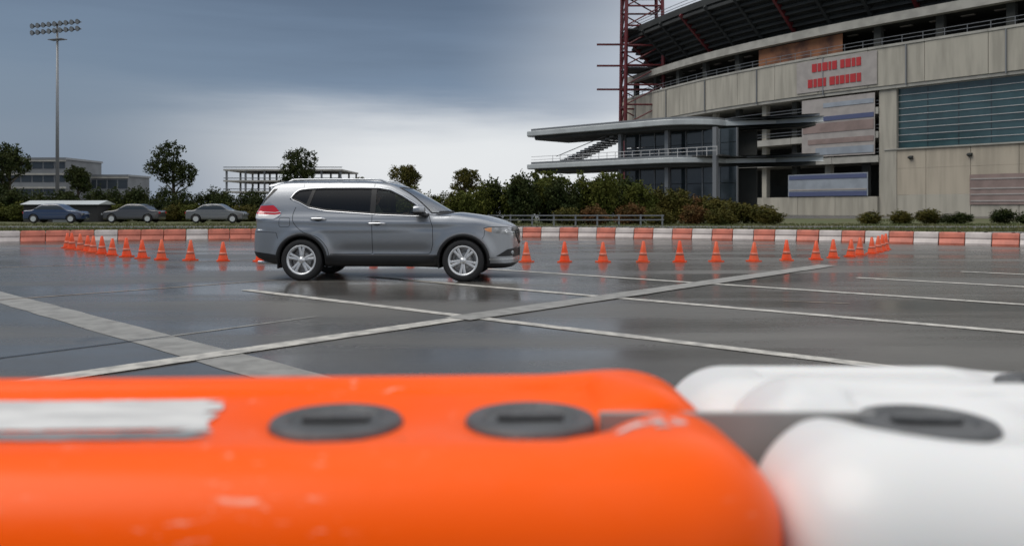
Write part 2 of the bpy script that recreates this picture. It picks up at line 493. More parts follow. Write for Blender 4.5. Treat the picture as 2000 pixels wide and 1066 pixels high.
# ================================================================== THE SETTING
def setting():
    g = MB().add([(-2500, -400, 0), (2500, -400, 0), (2500, 3500, 0), (-2500, 3500, 0)], [(0, 1, 2, 3)]).build('ground', M['asphalt'])
    tag(g, kind='structure')

    def line(a, b, w, m, z, name='parking_line'):
        a, b = Vector(a), Vector(b); t = (b - a).normalized(); n = Vector((-t.y, t.x)) * w / 2
        k = max(2, int((b - a).length / .5)); mb = MB(); P = np.zeros((k + 1, 2, 3))
        for i in range(k + 1):
            c = a.lerp(b, i / k); j = 1 + random.uniform(-.06, .06)
            P[i, 0] = (*(c - n * j), z); P[i, 1] = (*(c + n * j), z)
        tag(mb.grid(P).build(name, m), kind='structure')
    # the parallel stall lines on the right, 2.75 m apart
    d0, d1 = gp(480, 566.5), gp(1783, 723.5)
    t = (d1 - d0).normalized(); n = Vector((-t.y, t.x)); n = n if n.y > 0 else -n
    for k in range(10):
        o = n * (k * 2.72)
        start = d0 + o + t * (0 if k == 0 else (-.5 if k < 3 else 3 + k))
        line(start, d1 + o + t * (14 + 4 * k), .17, M['paintline'], .006)
    # long line from lower left to upper right, and the wide pale bands crossing it
    a, b, c = gp(55, 747.5), gp(905, 622), gp(1470, 540)
    line(a + (a - b) * .3, b, .24, M['paintline'], .009, 'lane_line')
    line(b + (a - b).normalized() * .1, c + (c - b) * .5, .40, M['paintfaded'], .012, 'lane_line')
    a, b = gp(30, 588), gp(575, 738)
    line(a + (a - b) * .4, b + (b - a) * .4, .42, M['paintfaded'], .003, 'lane_line')
    line(gp(-150, 597), gp(620, 541), .06, M['paintthin'], .005, 'lane_line')
    line(gp(-150, 527), gp(520, 507), .08, M['paintthin'], .004, 'lane_line')
    line(gp(-200, 725), gp(330, 657), .035, M['crackseal'], .004, 'asphalt_joint')
    line(gp(330, 657), gp(620, 618), .05, M['paintfaded'], .004, 'lane_line')
    line(gp(1530, 588), gp(1660, 593), .05, M['paintthin'], .004, 'lane_line')

    # verge beyond the barrier line, kerb, road and lawn
    v = MB().add([(-120, 37, .02), (120, 37, .02), (120, 90, .02), (-120, 90, .02)], [(0, 1, 2, 3)]).build('verge', M['soil'])
    tag(v, kind='structure')
    for x in np.arange(-48, 48, 2.0):
        MBk = MB().box(x + .006, x + 1.994, 36.8, 37.0, -.05, .14).build('kerb', M['kerb'], None, bevel=.02); tag(MBk, kind='structure')
    r = MB().add([(-120, 49, .03), (120, 49, .03), (120, 53, .03), (-120, 53, .03)], [(0, 1, 2, 3)]).build('path', M['road']); tag(r, kind='structure')
    for y0, y1, cnt in ((37.3, 48.8, 26000), (53.2, 60, 9000)):
        n_ = cnt; X = rng.uniform(-38, 42, n_); Y = rng.uniform(y0, y1, n_); h = rng.uniform(.05, .16, n_); a = rng.uniform(0, math.pi, n_); w = .035
        cx, sx = np.cos(a) * w, np.sin(a) * w; lx, ly = rng.uniform(-.05, .05, (2, n_))
        V = np.empty((n_, 3, 3)); V[:, 0] = np.stack([X - cx, Y - sx, np.full(n_, .02)], 1); V[:, 1] = np.stack([X + cx, Y + sx, np.full(n_, .02)], 1)
        V[:, 2] = np.stack([X + lx, Y + ly, .02 + h], 1)
        me = bpy.data.meshes.new('grass'); me.from_pydata(V.reshape(-1, 3).tolist(), [], np.arange(3 * n_).reshape(-1, 3).tolist()); me.materials.append(M['grass'])
        o = bpy.data.objects.new('grass', me); COL.objects.link(o); tag(o, kind='stuff')


setting()


# ------------------------------------------------------------------ plants
def leaf_mesh(name, blobs, n, size, m, seedn):
    """leaf clumps spread through a few overlapping lobes: uneven outline with gaps"""
    r = np.random.default_rng(seedn); C = []
    tot = sum(b[3] * b[4] * b[5] for b in blobs)
    for cx, cy, cz, rx, ry, rz in blobs:
        k = max(20, int(n * rx * ry * rz / tot)); clumps = r.normal(size=(max(6, k // 14), 3)); clumps /= np.linalg.norm(clumps, axis=1)[:, None]
        clumps *= (r.uniform(.25, 1, (len(clumps), 1))) ** .45
        q = clumps[r.integers(0, len(clumps), k)] + r.normal(size=(k, 3)) * .13
        C.append(q * (rx, ry, rz) + (cx, cy, cz))
    C = np.concatenate(C); C[:, 2] = np.maximum(C[:, 2], .05); n = len(C)
    a = r.normal(size=(n, 3)); a /= np.linalg.norm(a, axis=1)[:, None]; b = np.cross(a, r.normal(size=(n, 3))); b /= np.linalg.norm(b, axis=1)[:, None]
    s = r.uniform(.6, 1.3, (n, 1)) * size
    V = np.stack([C - a * s, C + b * s * .55, C + a * s, C - b * s * .55], 1).reshape(-1, 3)
    me = bpy.data.meshes.new(name); me.from_pydata(V.tolist(), [], np.arange(4 * n).reshape(-1, 4).tolist()); me.materials.append(m)
    return me


def trunk_mb(h, r, spread, k, seedn):
    rd = random.Random(seedn); mb = MB()
    mb.tube([(0, 0, -.05), (rd.uniform(-.05, .05), 0, h * .4), (rd.uniform(-.1, .1), rd.uniform(-.1, .1), h * .75), (0, 0, h * 1.05)], [r, r * .8, r * .55, r * .15], 8)
    for i in range(k):
        a = i * 2.4 + rd.random(); z = h * rd.uniform(.3, .75)
        mb.tube([(0, 0, z), (math.cos(a) * spread * .5, math.sin(a) * spread * .5, z + spread * .35), (math.cos(a) * spread, math.sin(a) * spread, z + spread * .6)], [r * .45, r * .3, r * .08], 5)
    return mb


def plants():
    # shrubs: three shapes per colour, copied
    def shrub_proto(m, w, h, n, seedn, size=.15):
        r = random.Random(seedn)
        blobs = [(r.uniform(-.5, .5) * w * .7, r.uniform(-.3, .3) * w * .6, h * r.uniform(.3, .68), w * r.uniform(.3, .5), w * r.uniform(.3, .45), h * r.uniform(.25, .4)) for _ in range(6)]
        blobs.append((0, 0, h * .3, w * .55, w * .5, h * .3))
        return leaf_mesh('foliage', blobs, n, size, m, seedn)
    prot = {c: [shrub_proto(M['leaf_' + c], 2.2, 2.8, 4200, 11 * k + len(c), .10) for k in range(3)] for c in ('dark', 'mid', 'olive', 'rust')}
    stemm = trunk_mb(1.7, .07, .7, 6, 5).build('stem', M['bark'])
    stem = stemm.data; bpy.data.objects.remove(stemm)

    def shrub(px, Z, top_px, kind, sc, label, group):
        root = empty('shrub', ((px - 1000) * Z / F_PX, Z, 0), random.uniform(0, 6.28))
        h = (HOR - top_px) * Z / F_PX + H_CAM
        root.scale = (sc, sc, h / 2.75)
        for nm, me in (('foliage', random.choice(prot[kind])), ('stem', stem)):
            o = bpy.data.objects.new(nm, me); COL.objects.link(o); o.parent = root
        tag(root, label, 'shrub', group)
    # left hedge, dark and even
    xs = np.arange(-60, 905, 34)
    for i, px in enumerate(xs):
        k = 'dark' if px < 620 else ('olive' if i % 3 == 1 else 'mid')
        shrub(px + random.uniform(-6, 6), 74 + random.uniform(-1.2, 1.2), 368 + random.uniform(-6, 9), k, 1.0,
              from_end(i, len(xs), ('dark green' if k == 'dark' else 'olive' if k == 'olive' else 'green') + ' bush in the hedge left of the SUV'), 'bushes in the long hedge')
    xs = np.arange(-40, 900, 47)
    for i, px in enumerate(xs):
        shrub(px + random.uniform(-8, 8), 70 + random.uniform(-1, 1), 397 + random.uniform(-8, 8), random.choice(('olive', 'dark', 'mid')), .95,
              from_end(i, len(xs), 'low bush at the foot of the long hedge'), 'low bushes at the foot of the hedge')
    # mound of bushes right of the car
    spec = [(905, 66, 372, 'mid'), (935, 63, 357, 'mid'), (965, 65, 350, 'dark'), (1000, 64, 346, 'mid'), (1030, 62, 340, 'dark'), (1065, 64, 338, 'mid'), (1100, 62, 342, 'dark'),
            (1140, 63, 338, 'mid'), (1180, 62, 336, 'mid'), (1215, 64, 345, 'dark'), (1250, 62, 352, 'mid'), (1285, 63, 362, 'olive'),
            (1320, 62, 372, 'olive'), (1355, 63, 380, 'rust'), (1395, 62, 384, 'olive'), (1435, 63, 392, 'olive'), (1475, 62, 398, 'olive')]
    for i, (px, Z, t_, k) in enumerate(spec):
        w = {'mid': 'leafy green', 'dark': 'dark green', 'olive': 'olive', 'rust': 'rusty brown'}[k]
        shrub(px, Z, t_, k, 1.05, from_end(i, len(spec), w + ' bush in the mound before the pavilion'), 'bushes in the mound right of the SUV')
    spec = [(1110, 57, 404, 'olive'), (1165, 57, 398, 'rust'), (1230, 58, 394, 'rust'), (1290, 57, 402, 'olive'), (1350, 58, 400, 'rust'), (1410, 57, 406, 'olive'), (1500, 58, 410, 'olive'),
            (1700, 60, 411, 'olive'), (1760, 60, 409, 'olive'), (1815, 61, 407, 'olive'), (1868, 60, 413, 'dark'), (1960, 61, 408, 'dark'), (2010, 60, 406, 'dark')]
    for i, (px, Z, t_, k) in enumerate(spec):
        w = {'dark': 'dark green', 'olive': 'olive', 'rust': 'rusty brown'}[k]
        shrub(px, Z, t_, k, .8, from_end(i, len(spec), 'low ' + w + ' shrub in front of the mound and stadium'), 'low shrubs along the stadium side')

    # trees that rise over the hedge
    def tree(px, Z, top_px, width, kind, label, seedn, trunk_f=.5, n=5200):
        h = (HOR - top_px) * Z / F_PX + H_CAM; w = width * Z / F_PX / 2; r = random.Random(seedn)
        root = empty('tree', ((px - 1000) * Z / F_PX, Z, 0))
        blobs = [(r.uniform(-.6, .6) * w, r.uniform(-.6, .6) * w, h * r.uniform(trunk_f, .86), w * r.uniform(.35, .6), w * r.uniform(.35, .6), h * r.uniform(.10, .17)) for _ in range(8)]
        blobs.append((0, 0, h * .88, w * .45, w * .45, h * .12))
        o = bpy.data.objects.new('crown', leaf_mesh('crown', blobs, n, .12, M['leaf_' + kind], seedn)); COL.objects.link(o); o.parent = root
        trunk_mb(h * .85, .05 * w + .10, w * .8, 8, seedn).build('trunk', M['bark'], root, True)
        tag(root, label, 'tree', 'trees beyond the hedge')
    tree(340, 82, 274, 92, 'dark', 'round dark tree standing alone above the left hedge', 31, .52)
    tree(588, 92, 288, 76, 'dark', 'tree just behind the rear of the SUV, above the hedge', 32, .5)
    tree(18, 80, 279, 90, 'dark', 'tall dark tree at the left edge of the picture', 33, .45)
    tree(152, 96, 322, 62, 'dark', 'small tree left of the lone round tree, beside the pale building', 34, .5)
    tree(795, 100, 322, 74, 'olive', 'thin olive tree rising behind the SUV roof', 35, .5)
    tree(918, 100, 328, 70, 'olive', 'thin olive tree above the SUV bonnet, left of the pavilion', 36, .5)
    tree(700, 110, 346, 90, 'olive', 'low broad tree hidden mostly by the SUV roof', 37, .4)
    tree(1060, 72, 332, 120, 'mid', 'broad green tree behind the bush mound under the pavilion roof', 38, .3)
    tree(1190, 72, 334, 110, 'mid', 'green tree beside the pavilion column behind the bush mound', 39, .3)


plants()

# ================================================================== THE STADIUM
PL = catmull([(85, 86), (67, 110), (49, 133.8), (36, 157), (25, 188)], 16)          # plan of the outer face
PLpx = 1000 + F_PX * PL[:, 0] / PL[:, 1]
PLs = np.concatenate([[0], np.cumsum(np.linalg.norm(np.diff(PL, axis=0), axis=1))])
def s_of(px): return float(np.interp(px, PLpx[::-1], PLs[::-1]))
def at_s(s):
    p = np.array([np.interp(s, PLs, PL[:, k]) for k in (0, 1)]); q = np.array([np.interp(s + .5, PLs, PL[:, k]) for k in (0, 1)]) - np.array([np.interp(s - .5, PLs, PL[:, k]) for k in (0, 1)])
    q /= np.linalg.norm(q); n = np.array([-q[1], q[0]]); n = n if n @ p < 0 else -n
    return p, n
def sweep(sec, sA, sB, n=None, mb=None):
    """sweeps a closed (outward offset, height) section along the plan curve"""
    n = n or max(1, int(abs(sB - sA) / 3)); mb = mb or MB(); k = len(sec); vs = []
    for i in range(n + 1):
        p, nn = at_s(sA + (sB - sA) * i / n)
        vs += [(*(p + nn * o), z) for o, z in sec]
    fs = [(i * k + j, i * k + (j + 1) % k, (i + 1) * k + (j + 1) % k, (i + 1) * k + j) for i in range(n) for j in range(k)]
    fs += [tuple(range(k)), tuple(n * k + j for j in range(k - 1, -1, -1))]
    return mb.add(vs, fs)
def rect(o0, o1, z0, z1): return [(o0, z0), (o1, z0), (o1, z1), (o0, z1)]


def stadium():
    p0, _ = at_s(s_of(1700)); root = empty('stadium', (p0[0], p0[1], 0)); inv = (-p0[0], -p0[1])
    def part(name, mb, m, **k):
        mb.v = [(x + inv[0], y + inv[1], z) for x, y, z in mb.v]; return mb.build(name, m, root, **k)
    sL, sR = s_of(1195), 0.0                       # sL is the far left end
    s17, s155 = s_of(1728), s_of(1540)
    # fascia panels under the upper concourse, with a coping
    L = sL - sR; npan = 14
    for i in range(npan):
        a, b = sR + L * i / npan + .04, sR + L * (i + 1) / npan - .04
        part('panel', sweep(rect(-.5, .6 + random.uniform(-.02, .02), 19.2, 24.85), a, b), M['concrete'])
        part('coping', sweep(rect(-.55, .72, 24.853, 25.2), a - .02, b + .02), M['slab'])
    part('soffit', sweep(rect(-10, .45, 18.7, 19.197), sR, sL), M['slab'])
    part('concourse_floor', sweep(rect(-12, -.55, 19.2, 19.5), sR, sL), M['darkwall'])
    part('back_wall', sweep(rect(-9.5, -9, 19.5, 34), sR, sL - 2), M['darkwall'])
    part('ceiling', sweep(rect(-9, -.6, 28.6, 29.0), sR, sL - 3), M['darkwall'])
    part('ring_beam', sweep(rect(-.6, .7, 28.45, 29.75), sR, sL - 3), M['slab'])
    for i in range(13):
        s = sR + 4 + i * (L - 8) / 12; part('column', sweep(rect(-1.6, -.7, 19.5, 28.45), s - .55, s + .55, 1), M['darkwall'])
    # upper deck: the stepped underside leans out over the concourse
    for i in range(9):
        o, z = -5.6 + i * .95, 29.75 + i * .88
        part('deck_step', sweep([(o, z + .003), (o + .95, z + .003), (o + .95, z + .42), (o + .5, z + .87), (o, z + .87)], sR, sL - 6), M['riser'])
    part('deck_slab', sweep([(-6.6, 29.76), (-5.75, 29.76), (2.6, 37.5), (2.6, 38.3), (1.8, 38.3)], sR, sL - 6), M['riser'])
    for i in range(16):
        s = sR + 2 + i * (L - 10) / 15; part('raker_beam', sweep([(-5.8, 29.3), (-4.9, 29.3), (3.5, 37.3), (3.2, 37.7), (2.0, 37.6)], s - .25, s + .25, 1), M['redsteel'] if i % 3 == 0 else M['riser'])
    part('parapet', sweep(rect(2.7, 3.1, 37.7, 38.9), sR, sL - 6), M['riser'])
    for z in (39.3, 39.9):
        part('handrail', sweep(rect(2.85, 2.95, z, z + .08), sR, sL - 6), M['steel'])
    # right hand building: sill wall, glazing of ten bands
    npan = 8
    for i in range(npan):
        a, b = sR + (s17 - sR) * i / npan + .03, sR + (s17 - sR) * (i + 1) / npan - .03
        part('panel', sweep(rect(-1.0, random.uniform(-.01, .02), 6.9, 9.65), a, b), M['beige'])
        if i < 3:
            part('panel', sweep(rect(-1.0, -.7, 0, 6.0), a, b), M['darkwall'])
        else:
            part('panel', sweep(rect(-1.0, random.uniform(-.01, .02), 3.05, 6.88), a, b), M['beige'])
            part('panel', sweep(rect(-1.0, random.uniform(.0, .03), -.2, 3.03), a, b), M['concrete'])
        part('glass_backing', sweep(rect(-1.2, -.95, 9.7, 18.7), a, b), M['darkwall'])
    part('sill', sweep(rect(-1.0, .25, 9.653, 9.85), sR, s17), M['slab'])
    ncol = 11; a0, a1 = sR, s_of(1752)
    for j in range(9):
        z0 = 9.87 + j * .975
        for i in range(ncol):
            a, b = a0 + (a1 - a0) * i / ncol + .05, a0 + (a1 - a0) * (i + 1) / ncol - .05
            part('pane', sweep(rect(-.55, -.5 + random.uniform(-.012, .012), z0 + .04, z0 + .93), a, b, 2), M['teal'])
        part('glazing_bar', sweep(rect(-.6, -.40, z0 + .93, z0 + 1.0), a0, a1), M['rail'])
    for i in range(ncol + 1):
        s = a0 + (a1 - a0) * i / ncol; part('mullion', sweep(rect(-.6, -.46, 9.86, 18.65), s - .045, s + .045, 1), M['bluegrey'])
    part('corner_pier', sweep(rect(-3, .12, 0, 18.69), s_of(1752) + .02, s_of(1718)), M['concrete'])
    # downpipes, wall lamps, railing on the fascia coping
    for i in range(9):
        s = sR + 5 + i * (L - 12) / 8; part('downpipe', sweep(rect(.62, .78, 18.9, 24.8), s - .08, s + .08, 1), M['steel'])
    for i in range(6):
        s = sR + 4 + i * (s17 - 8) / 5; part('wall_lamp', sweep([(.03, 8.2), (.5, 8.35), (.5, 8.5), (.03, 8.7)], s - .3, s + .3, 1), M['riser'])
    for zz_ in (25.75, 26.3): part('handrail', sweep(rect(.3, .37, zz_, zz_ + .07), sR, sL), M['steel'])
    for i in range(40): s = sR + .5 + i * (L - 1) / 39; part('rail_post', sweep(rect(.3, .37, 25.2, 26.36), s - .035, s + .035, 1), M['steel'])
    for i in range(26):
        s = sR + 3 + i * (L - 8) / 25; part('strip_lamp', sweep(rect(-4.2, -3.6, 28.35, 28.5), s - .9, s + .9, 1), M['bannerwhite'])
    for i in range(10):
        s = sR + 7 + i * (L - 16) / 9; part('kiosk', sweep(rect(-8.6, -7.4, 19.5, 22.6), s - 2.2, s + 2.2, 1), M['beige'] if i % 3 else M['redsteel'])
    # left hand ramps: slabs, columns, dark back wall, low wall
    sl, sr = s_of(1215), s_of(1718) + .02
    for z0, z1 in ((15.2, 16.2), (11.6, 12.6), (8.0, 9.0)):
        k = 9
        for i in range(k):
            part('slab_edge', sweep(rect(-8.5, .35, z0, z1), sr + (sl - sr) * i / k + .03, sr + (sl - sr) * (i + 1) / k - .03), M['slab'])
        for zz_ in (.45, .95): part('handrail', sweep(rect(.1, .16, z1 + zz_, z1 + zz_ + .07), sr, sl), M['steel'])
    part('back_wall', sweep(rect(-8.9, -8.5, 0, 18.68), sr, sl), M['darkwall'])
    for i in range(11):
        s = sr + 3 + i * (sl - sr - 5) / 10; part('column', sweep(rect(-2.0, -1.1, 0, 18.69), s - .5, s + .5, 1), M['concrete'] if i % 2 else M['darkwall'])
    k = 10
    for i in range(k):
        part('low_wall', sweep(rect(-.4, .6, -.2, 2.85), sr + (sl - sr) * i / k + .03, sr + (sl - sr) * (i + 1) / k - .03), M['concrete'])
    for i in range(3):      # doors below the right hand wall
        s = s_of(1960) - i * 4.5; d = part('door', sweep(rect(-.7, -.6, 0, 2.4), s - 1.1, s + 1.1, 1), M['bluegrey'])
    tag(root, 'grey concrete football stadium with open upper concourse and teal glazing', 'stadium')

    # things hung on the stadium
    def hung(name, label, cat, layers):
        pxm = sum(layers[0][1:3]) / 2; p, nn = at_s(s_of(pxm)); r = empty(name, (p[0], p[1], 0))
        for nm, pa, pb, z0, z1, o, m in layers:
            mb = sweep(rect(o, o + .06, z0, z1), s_of(pa), s_of(pb), 3); mb.v = [(x - p[0], y - p[1], z) for x, y, z in mb.v]; mb.build(nm, m, r)
        tag(r, label, cat)
    hung('banner', 'white banner with two rows of red print on the stadium fascia', 'banner',
         [('cloth', 1562, 1718, 19.6, 24.6, .68, M['bannerwhite'])] +
         [('print', 1584 + a, 1584 + a + w_, z, z + 1.3, .745, M['red']) for z, row in ((20.3, ((0, 9), (11, 6), (19, 9), (30, 5), (42, 10), (54, 6), (62, 9), (73, 7), (82, 11), (95, 8))), (22.7, ((8, 9), (19, 7), (28, 10), (40, 5), (47, 9), (63, 8), (73, 10), (85, 7), (94, 9)))) for a, w_ in row])
    hung('poster', 'orange brown poster under the ring beam of the stadium', 'poster',
         [('sheet', 1478, 1642, 25.3, 28.3, -.55, M['poster'])])
    hung('mural', 'faded pink and grey mural beside the stadium glazing', 'mural',
         [('sheet', 1570, 1712, 9.2, 18.4, .42, M['bannerwhite'])] +
         [('stripe', 1572 + o, 1710, z0, z1, .485, M[m]) for o, z0, z1, m in ((40, 16.9, 17.6, 'bannerpale'), (4, 14.8, 15.5, 'bannerblue'), (0, 13.0, 14.5, 'bannerpink'), (10, 11.2, 12.0, 'bannerpink'), (25, 9.5, 10.6, 'bannerpale'))])
    hung('sign', 'blue and white sign low on the stadium left of the grey wall', 'sign',
         [('board', 1545, 1700, 2.95, 6.5, .65, M['bannerpale']), ('stripe', 1547, 1698, 5.7, 6.35, .715, M['bannerblue']), ('stripe', 1547, 1698, 3.0, 3.7, .715, M['bannerblue']), ('stripe', 1547, 1698, 3.9, 4.1, .715, M['bannerwhite'])])
    hung('banner', 'dusty red striped banner at the right edge of the stadium wall', 'banner',
         [('cloth', 1895, 2080, 1.6, 5.7, .1, M['bannerpink'])] + [('stripe', 1897, 2078, z, z + .18, .165, M['bannerwhite']) for z in (2.0, 2.9, 3.7, 5.0)])

    # dark red lattice mast at the end of the upper deck
    mast = empty('lattice_mast', (27.5, 178, 0)); w = 4.2
    legs = [(-w, -w), (w, -w), (w, w), (-w, w)]
    for x, y in legs: MB().tube([(x, y, 0), (x * .85, y * .85, 58)], .38, 8).build('leg', M['redsteel'], mast)
    for k in range(14):
        z = 2 + k * 4.1; f = 1 - .15 * z / 58; f2 = 1 - .15 * (z + 4.1) / 58
        for i in range(4):
            (xa, ya), (xb, yb) = legs[i], legs[(i + 1) % 4]
            MB().tube([(xa * f, ya * f, z), (xb * f, yb * f, z)], .2, 6).build('brace', M['redsteel'], mast)
            MB().tube([(xa * f, ya * f, z), (xb * f2, yb * f2, z + 4.1)], .15, 6).build('brace', M['redsteel'], mast)
    for z in (26, 31, 35.5): MB().box(-9.5, 2, -.25, .25, z, z + .35).build('outrigger', M['redsteel'], mast)
    for z in (30, 38, 46): MB().box(-w * .9, w * .9, -w * .9, w * .9, z, z + .3).build('platform', M['riser'], mast)
    tag(mast, 'dark red steel lattice mast at the end of the stadium upper deck', 'mast')


stadium()


def pavilion():
    # two flat roofs with rounded ends in front of the ramps; the long side runs back to the left
    A, B = np.array([24.0, 112.0]), np.array([2.6, 133.0]); t = (B - A) / np.linalg.norm(B - A); n = np.array([-t[1], t[0]]); n = n if n @ A < 0 else -n
    L = np.linalg.norm(B - A); root = empty('pavilion', (A[0], A[1], 0))
    P = lambda s, o: (t * s + n * o)
    def roof_poly(s0, s1, o0, o1, r):
        pts = []
        for k in range(9):
            a = math.pi / 2 * k / 8; pts.append(P(s0 + r - r * math.sin(a), o1 - r + r * math.cos(a)))
        pts += [P(s0 - 9, o1 - r - 6), P(s0 - 12, o0), P(s1, o0), P(s1, o1 - 1.5), P(s1 - 1.2, o1)]
        return [tuple(q) for q in pts]
    for z, th in ((12.3, .75), (7.2, .7)):
        MB().prism(roof_poly(-2, L, -9, 1.6, 7), z, z + th).build('roof', M['roofmetal'], root, bevel=.08)
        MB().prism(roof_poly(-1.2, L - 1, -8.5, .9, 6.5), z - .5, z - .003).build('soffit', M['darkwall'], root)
        MB().prism(roof_poly(-1.6, L - .5, -8.8, 1.2, 7), z + th + .003, z + th + .35).build('gutter', M['steel'], root)
    # glazed front between column lines
    def obox(mb, s0, s1, o0, o1, z0, z1):
        q = [P(s0, o0), P(s1, o0), P(s1, o1), P(s0, o1)]; return mb.prism([tuple(a) for a in q], z0, z1)
    for z0, z1 in ((7.95, 11.75), (0.1, 6.65)):
        k = 7
        for i in range(k):
            a, b = -5 + i * 2.6 + .06, -5 + (i + 1) * 2.6 - .06; nr = 2 if z1 > 8 else 3
            for j in range(nr):
                h = (z1 - z0) / nr; obox(MB(), a, b, -3.1, -3.0 + random.uniform(-.01, .01), z0 + j * h + .04, z0 + (j + 1) * h - .04).build('pane', M['bluegrey'], root)
        for i in range(k + 1): obox(MB(), -5 + i * 2.6 - .055, -5 + i * 2.6 + .055, -3.2, -2.85, z0, z1).build('mullion', M['steel'], root)
        obox(MB(), -5, 13.4, -8.4, -8.2, z0, z1).build('back_wall', M['darkwall'], root)
    for s in (-3, 4.5, 12.5): obox(MB(), s - .28, s + .28, -1.2, -.64, 0, 11.78).build('column', M['steel'], root)
    obox(MB(), -4, L - 1, -8, -.8, 7.95, 8.15).build('floor_deck', M['darkwall'], root)
    # stair rising at the left end, and the railing of the deck
    for i in range(14):
        s = L - 4 - i * .8; obox(MB(), s - .82, s, -6, -2.2, 8.16 + i * .26, 8.40 + i * .26).build('stair_step', M['steel'], root)
    for sgn in (-6.05, -2.15): MB().tube([(*P(L - 4, sgn), 9.2), (*P(L - 15.2, sgn), 12.2)], .06, 6).build('stair_rail', M['steel'], root)
    for z in (8.6, 9.1): obox(MB(), -4, L - 1, .3, .38, z, z + .07).build('handrail', M['rail'], root)
    for i in range(20): obox(MB(), -4 + i * 1.5, -3.94 + i * 1.5, .31, .37, 7.96, 9.1).build('rail_post', M['rail'], root)
    tag(root, 'glazed entrance pavilion with two pale flat roofs and open stair', 'pavilion')


pavilion()


# ================================================================== FAR LEFT: buildings, floodlight mast, parked cars
def far_left():
    def block(px0, px1, Z, ytop, depth, floors, m, label, name='building', bays=8):
        x0, x1 = (px0 - 1000) * Z / F_PX, (px1 - 1000) * Z / F_PX; h = (HOR - ytop) * Z / F_PX + H_CAM
        root = empty(name, ((x0 + x1) / 2, Z, 0)); w = (x1 - x0) / 2
        MB().box(-w, w, 0, depth, 0, h).build('wall', m, root)
        fh = h / floors
        for k in range(floors):
            for i in range(bays):
                a = -w + 2 * w * i / bays + .12; b = -w + 2 * w * (i + 1) / bays - .12
                f = MB().box(a, b, -.06, -.01, k * fh + fh * .35, k * fh + fh * .82).build('window', M['darkband'], root)
            MB().box(-w - .15, w + .15, -.3, -.065, (k + 1) * fh - .35, (k + 1) * fh - .02).build('ledge', M['slab'], root)
        MB().box(-w - .2, w + .2, -.35, depth + .2, h + .003, h + .4).build('roof', M['steel'], root)
        tag(root, label, 'building')
    block(-90, 128, 160, 312, 14, 4, M['plaster'], 'grey office block with dark window bands at the far left', bays=10)
    block(128, 250, 170, 345, 10, 2, M['plaster'], 'lower pale annex right of the far left office block', bays=6)
    # open parking deck behind the rear of the car
    Z = 150; x0, x1 = (436 - 1000) * Z / F_PX, (668 - 1000) * Z / F_PX; root = empty('parking_deck', ((x0 + x1) / 2, Z, 0)); w = (x1 - x0) / 2
    for k in range(4):
        z = 2.0 + k * 1.95 - .1; MB().box(-w, w, 0, 16, z, z + .28).build('deck', M['slab'], root)
        MB().box(-w, w, .02, .14, z + .55, z + .70).build('guard_rail', M['steel'], root)
    for i in range(7):
        for y in (.3, 8, 15.4): MB().box(-w + .3 + i * (2 * w - .8) / 6, -w + .6 + i * (2 * w - .8) / 6, y, y + .3, 0, 7.85).build('column', M['plaster'], root)
    tag(root, 'open steel parking deck on thin columns behind the SUV tailgate', 'parking deck')
    # shed with a pale roof in front of the hedge
    Z = 68; root = empty('shed', ((118 - 1000) * Z / F_PX, Z, 0))
    MB().box(-3.0, 3.0, 0, 2.6, 0, 1.45).build('wall', M['interior'], root)
    MB().add([(-3.2, -.2, 1.45), (3.2, -.2, 1.45), (3.2, 2.8, 1.45), (-3.2, 2.8, 1.45), (-3.2, 1.3, 1.78), (3.2, 1.3, 1.78)], [(0, 1, 5, 4), (2, 3, 4, 5), (0, 4, 3), (1, 2, 5), (0, 3, 2, 1)]).build('roof', M['roofmetal'], root)
    MB().box(-.6, .6, -.05, -.01, 0, 1.3).build('door', M['steel'], root)
    tag(root, 'low dark shed with pale roof before the left hedge', 'shed')

    # floodlight mast
    Z = 112; X = (112 - 1000) * Z / F_PX; h = (HOR - 55) * Z / F_PX + H_CAM
    root = empty('floodlight_mast', (X, Z, 0), R(-20))
    MB().tube([(0, 0, 0), (0, 0, h + .6)], [.26, .13], 10).build('pole', M['steel'], root, True)
    for r_, z in ((0, h - .45), (1, h + .45)):
        MB().box(-4.2, 4.2, -.12, .02, z - .06, z + .06).build('crossbar', M['steel'], root)
        for i in range(9):
            x = -4 + i
            l = MB().lathe([(.10, -.2), (.20, -.15), (.34, .12), (.36, .16), (.33, .17)], 14, Matrix.Translation((x, -.34, z)) @ Matrix.Rotation(R(100), 4, 'X')).build('lamp', M['riser'], root, True)
            MB().lathe([(.30, 0), (.31, .01)], 14, Matrix.Translation((x, -.34, z)) @ Matrix.Rotation(R(100), 4, 'X') @ Matrix.Translation((0, 0, .172))).build('lens', M['lampglass'], l)
            MB().box(x - .04, x + .04, -.26, -.121, z - .05, z + .05).build('bracket', M['steel'], l)
    MB().box(-1.2, 1.2, -.5, .5, h - 1.6, h - 1.52).build('platform', M['steel'], root)
    tag(root, 'tall floodlight mast with two rows of lamps at upper left', 'floodlight')

    # parked cars far away
    prof = [(-2.2, .32), (-2.25, .7), (-2.1, .95), (-1.5, 1.0), (-.9, 1.38), (-.2, 1.46), (.4, 1.40), (1.05, 1.0), (1.9, .88), (2.2, .7), (2.22, .4), (2.0, .26), (-1.9, .26)]
    P = Poly2(prof, .03, 3); Pl = Poly2([(-2.25, 0), (-2.2, .6), (-1.9, .83), (0, .88), (1.7, .83), (2.1, .65), (2.24, 0), (2.1, -.65), (1.7, -.83), (0, -.88), (-1.9, -.83), (-2.2, -.6)], .03, 3)
    Sc = Poly2([(.86, .2), (.88, .7), (.82, .98), (.62, 1.46), (0, 1.6), (-.62, 1.46), (-.82, .98), (-.88, .7), (-.86, .2)], .03, 3)
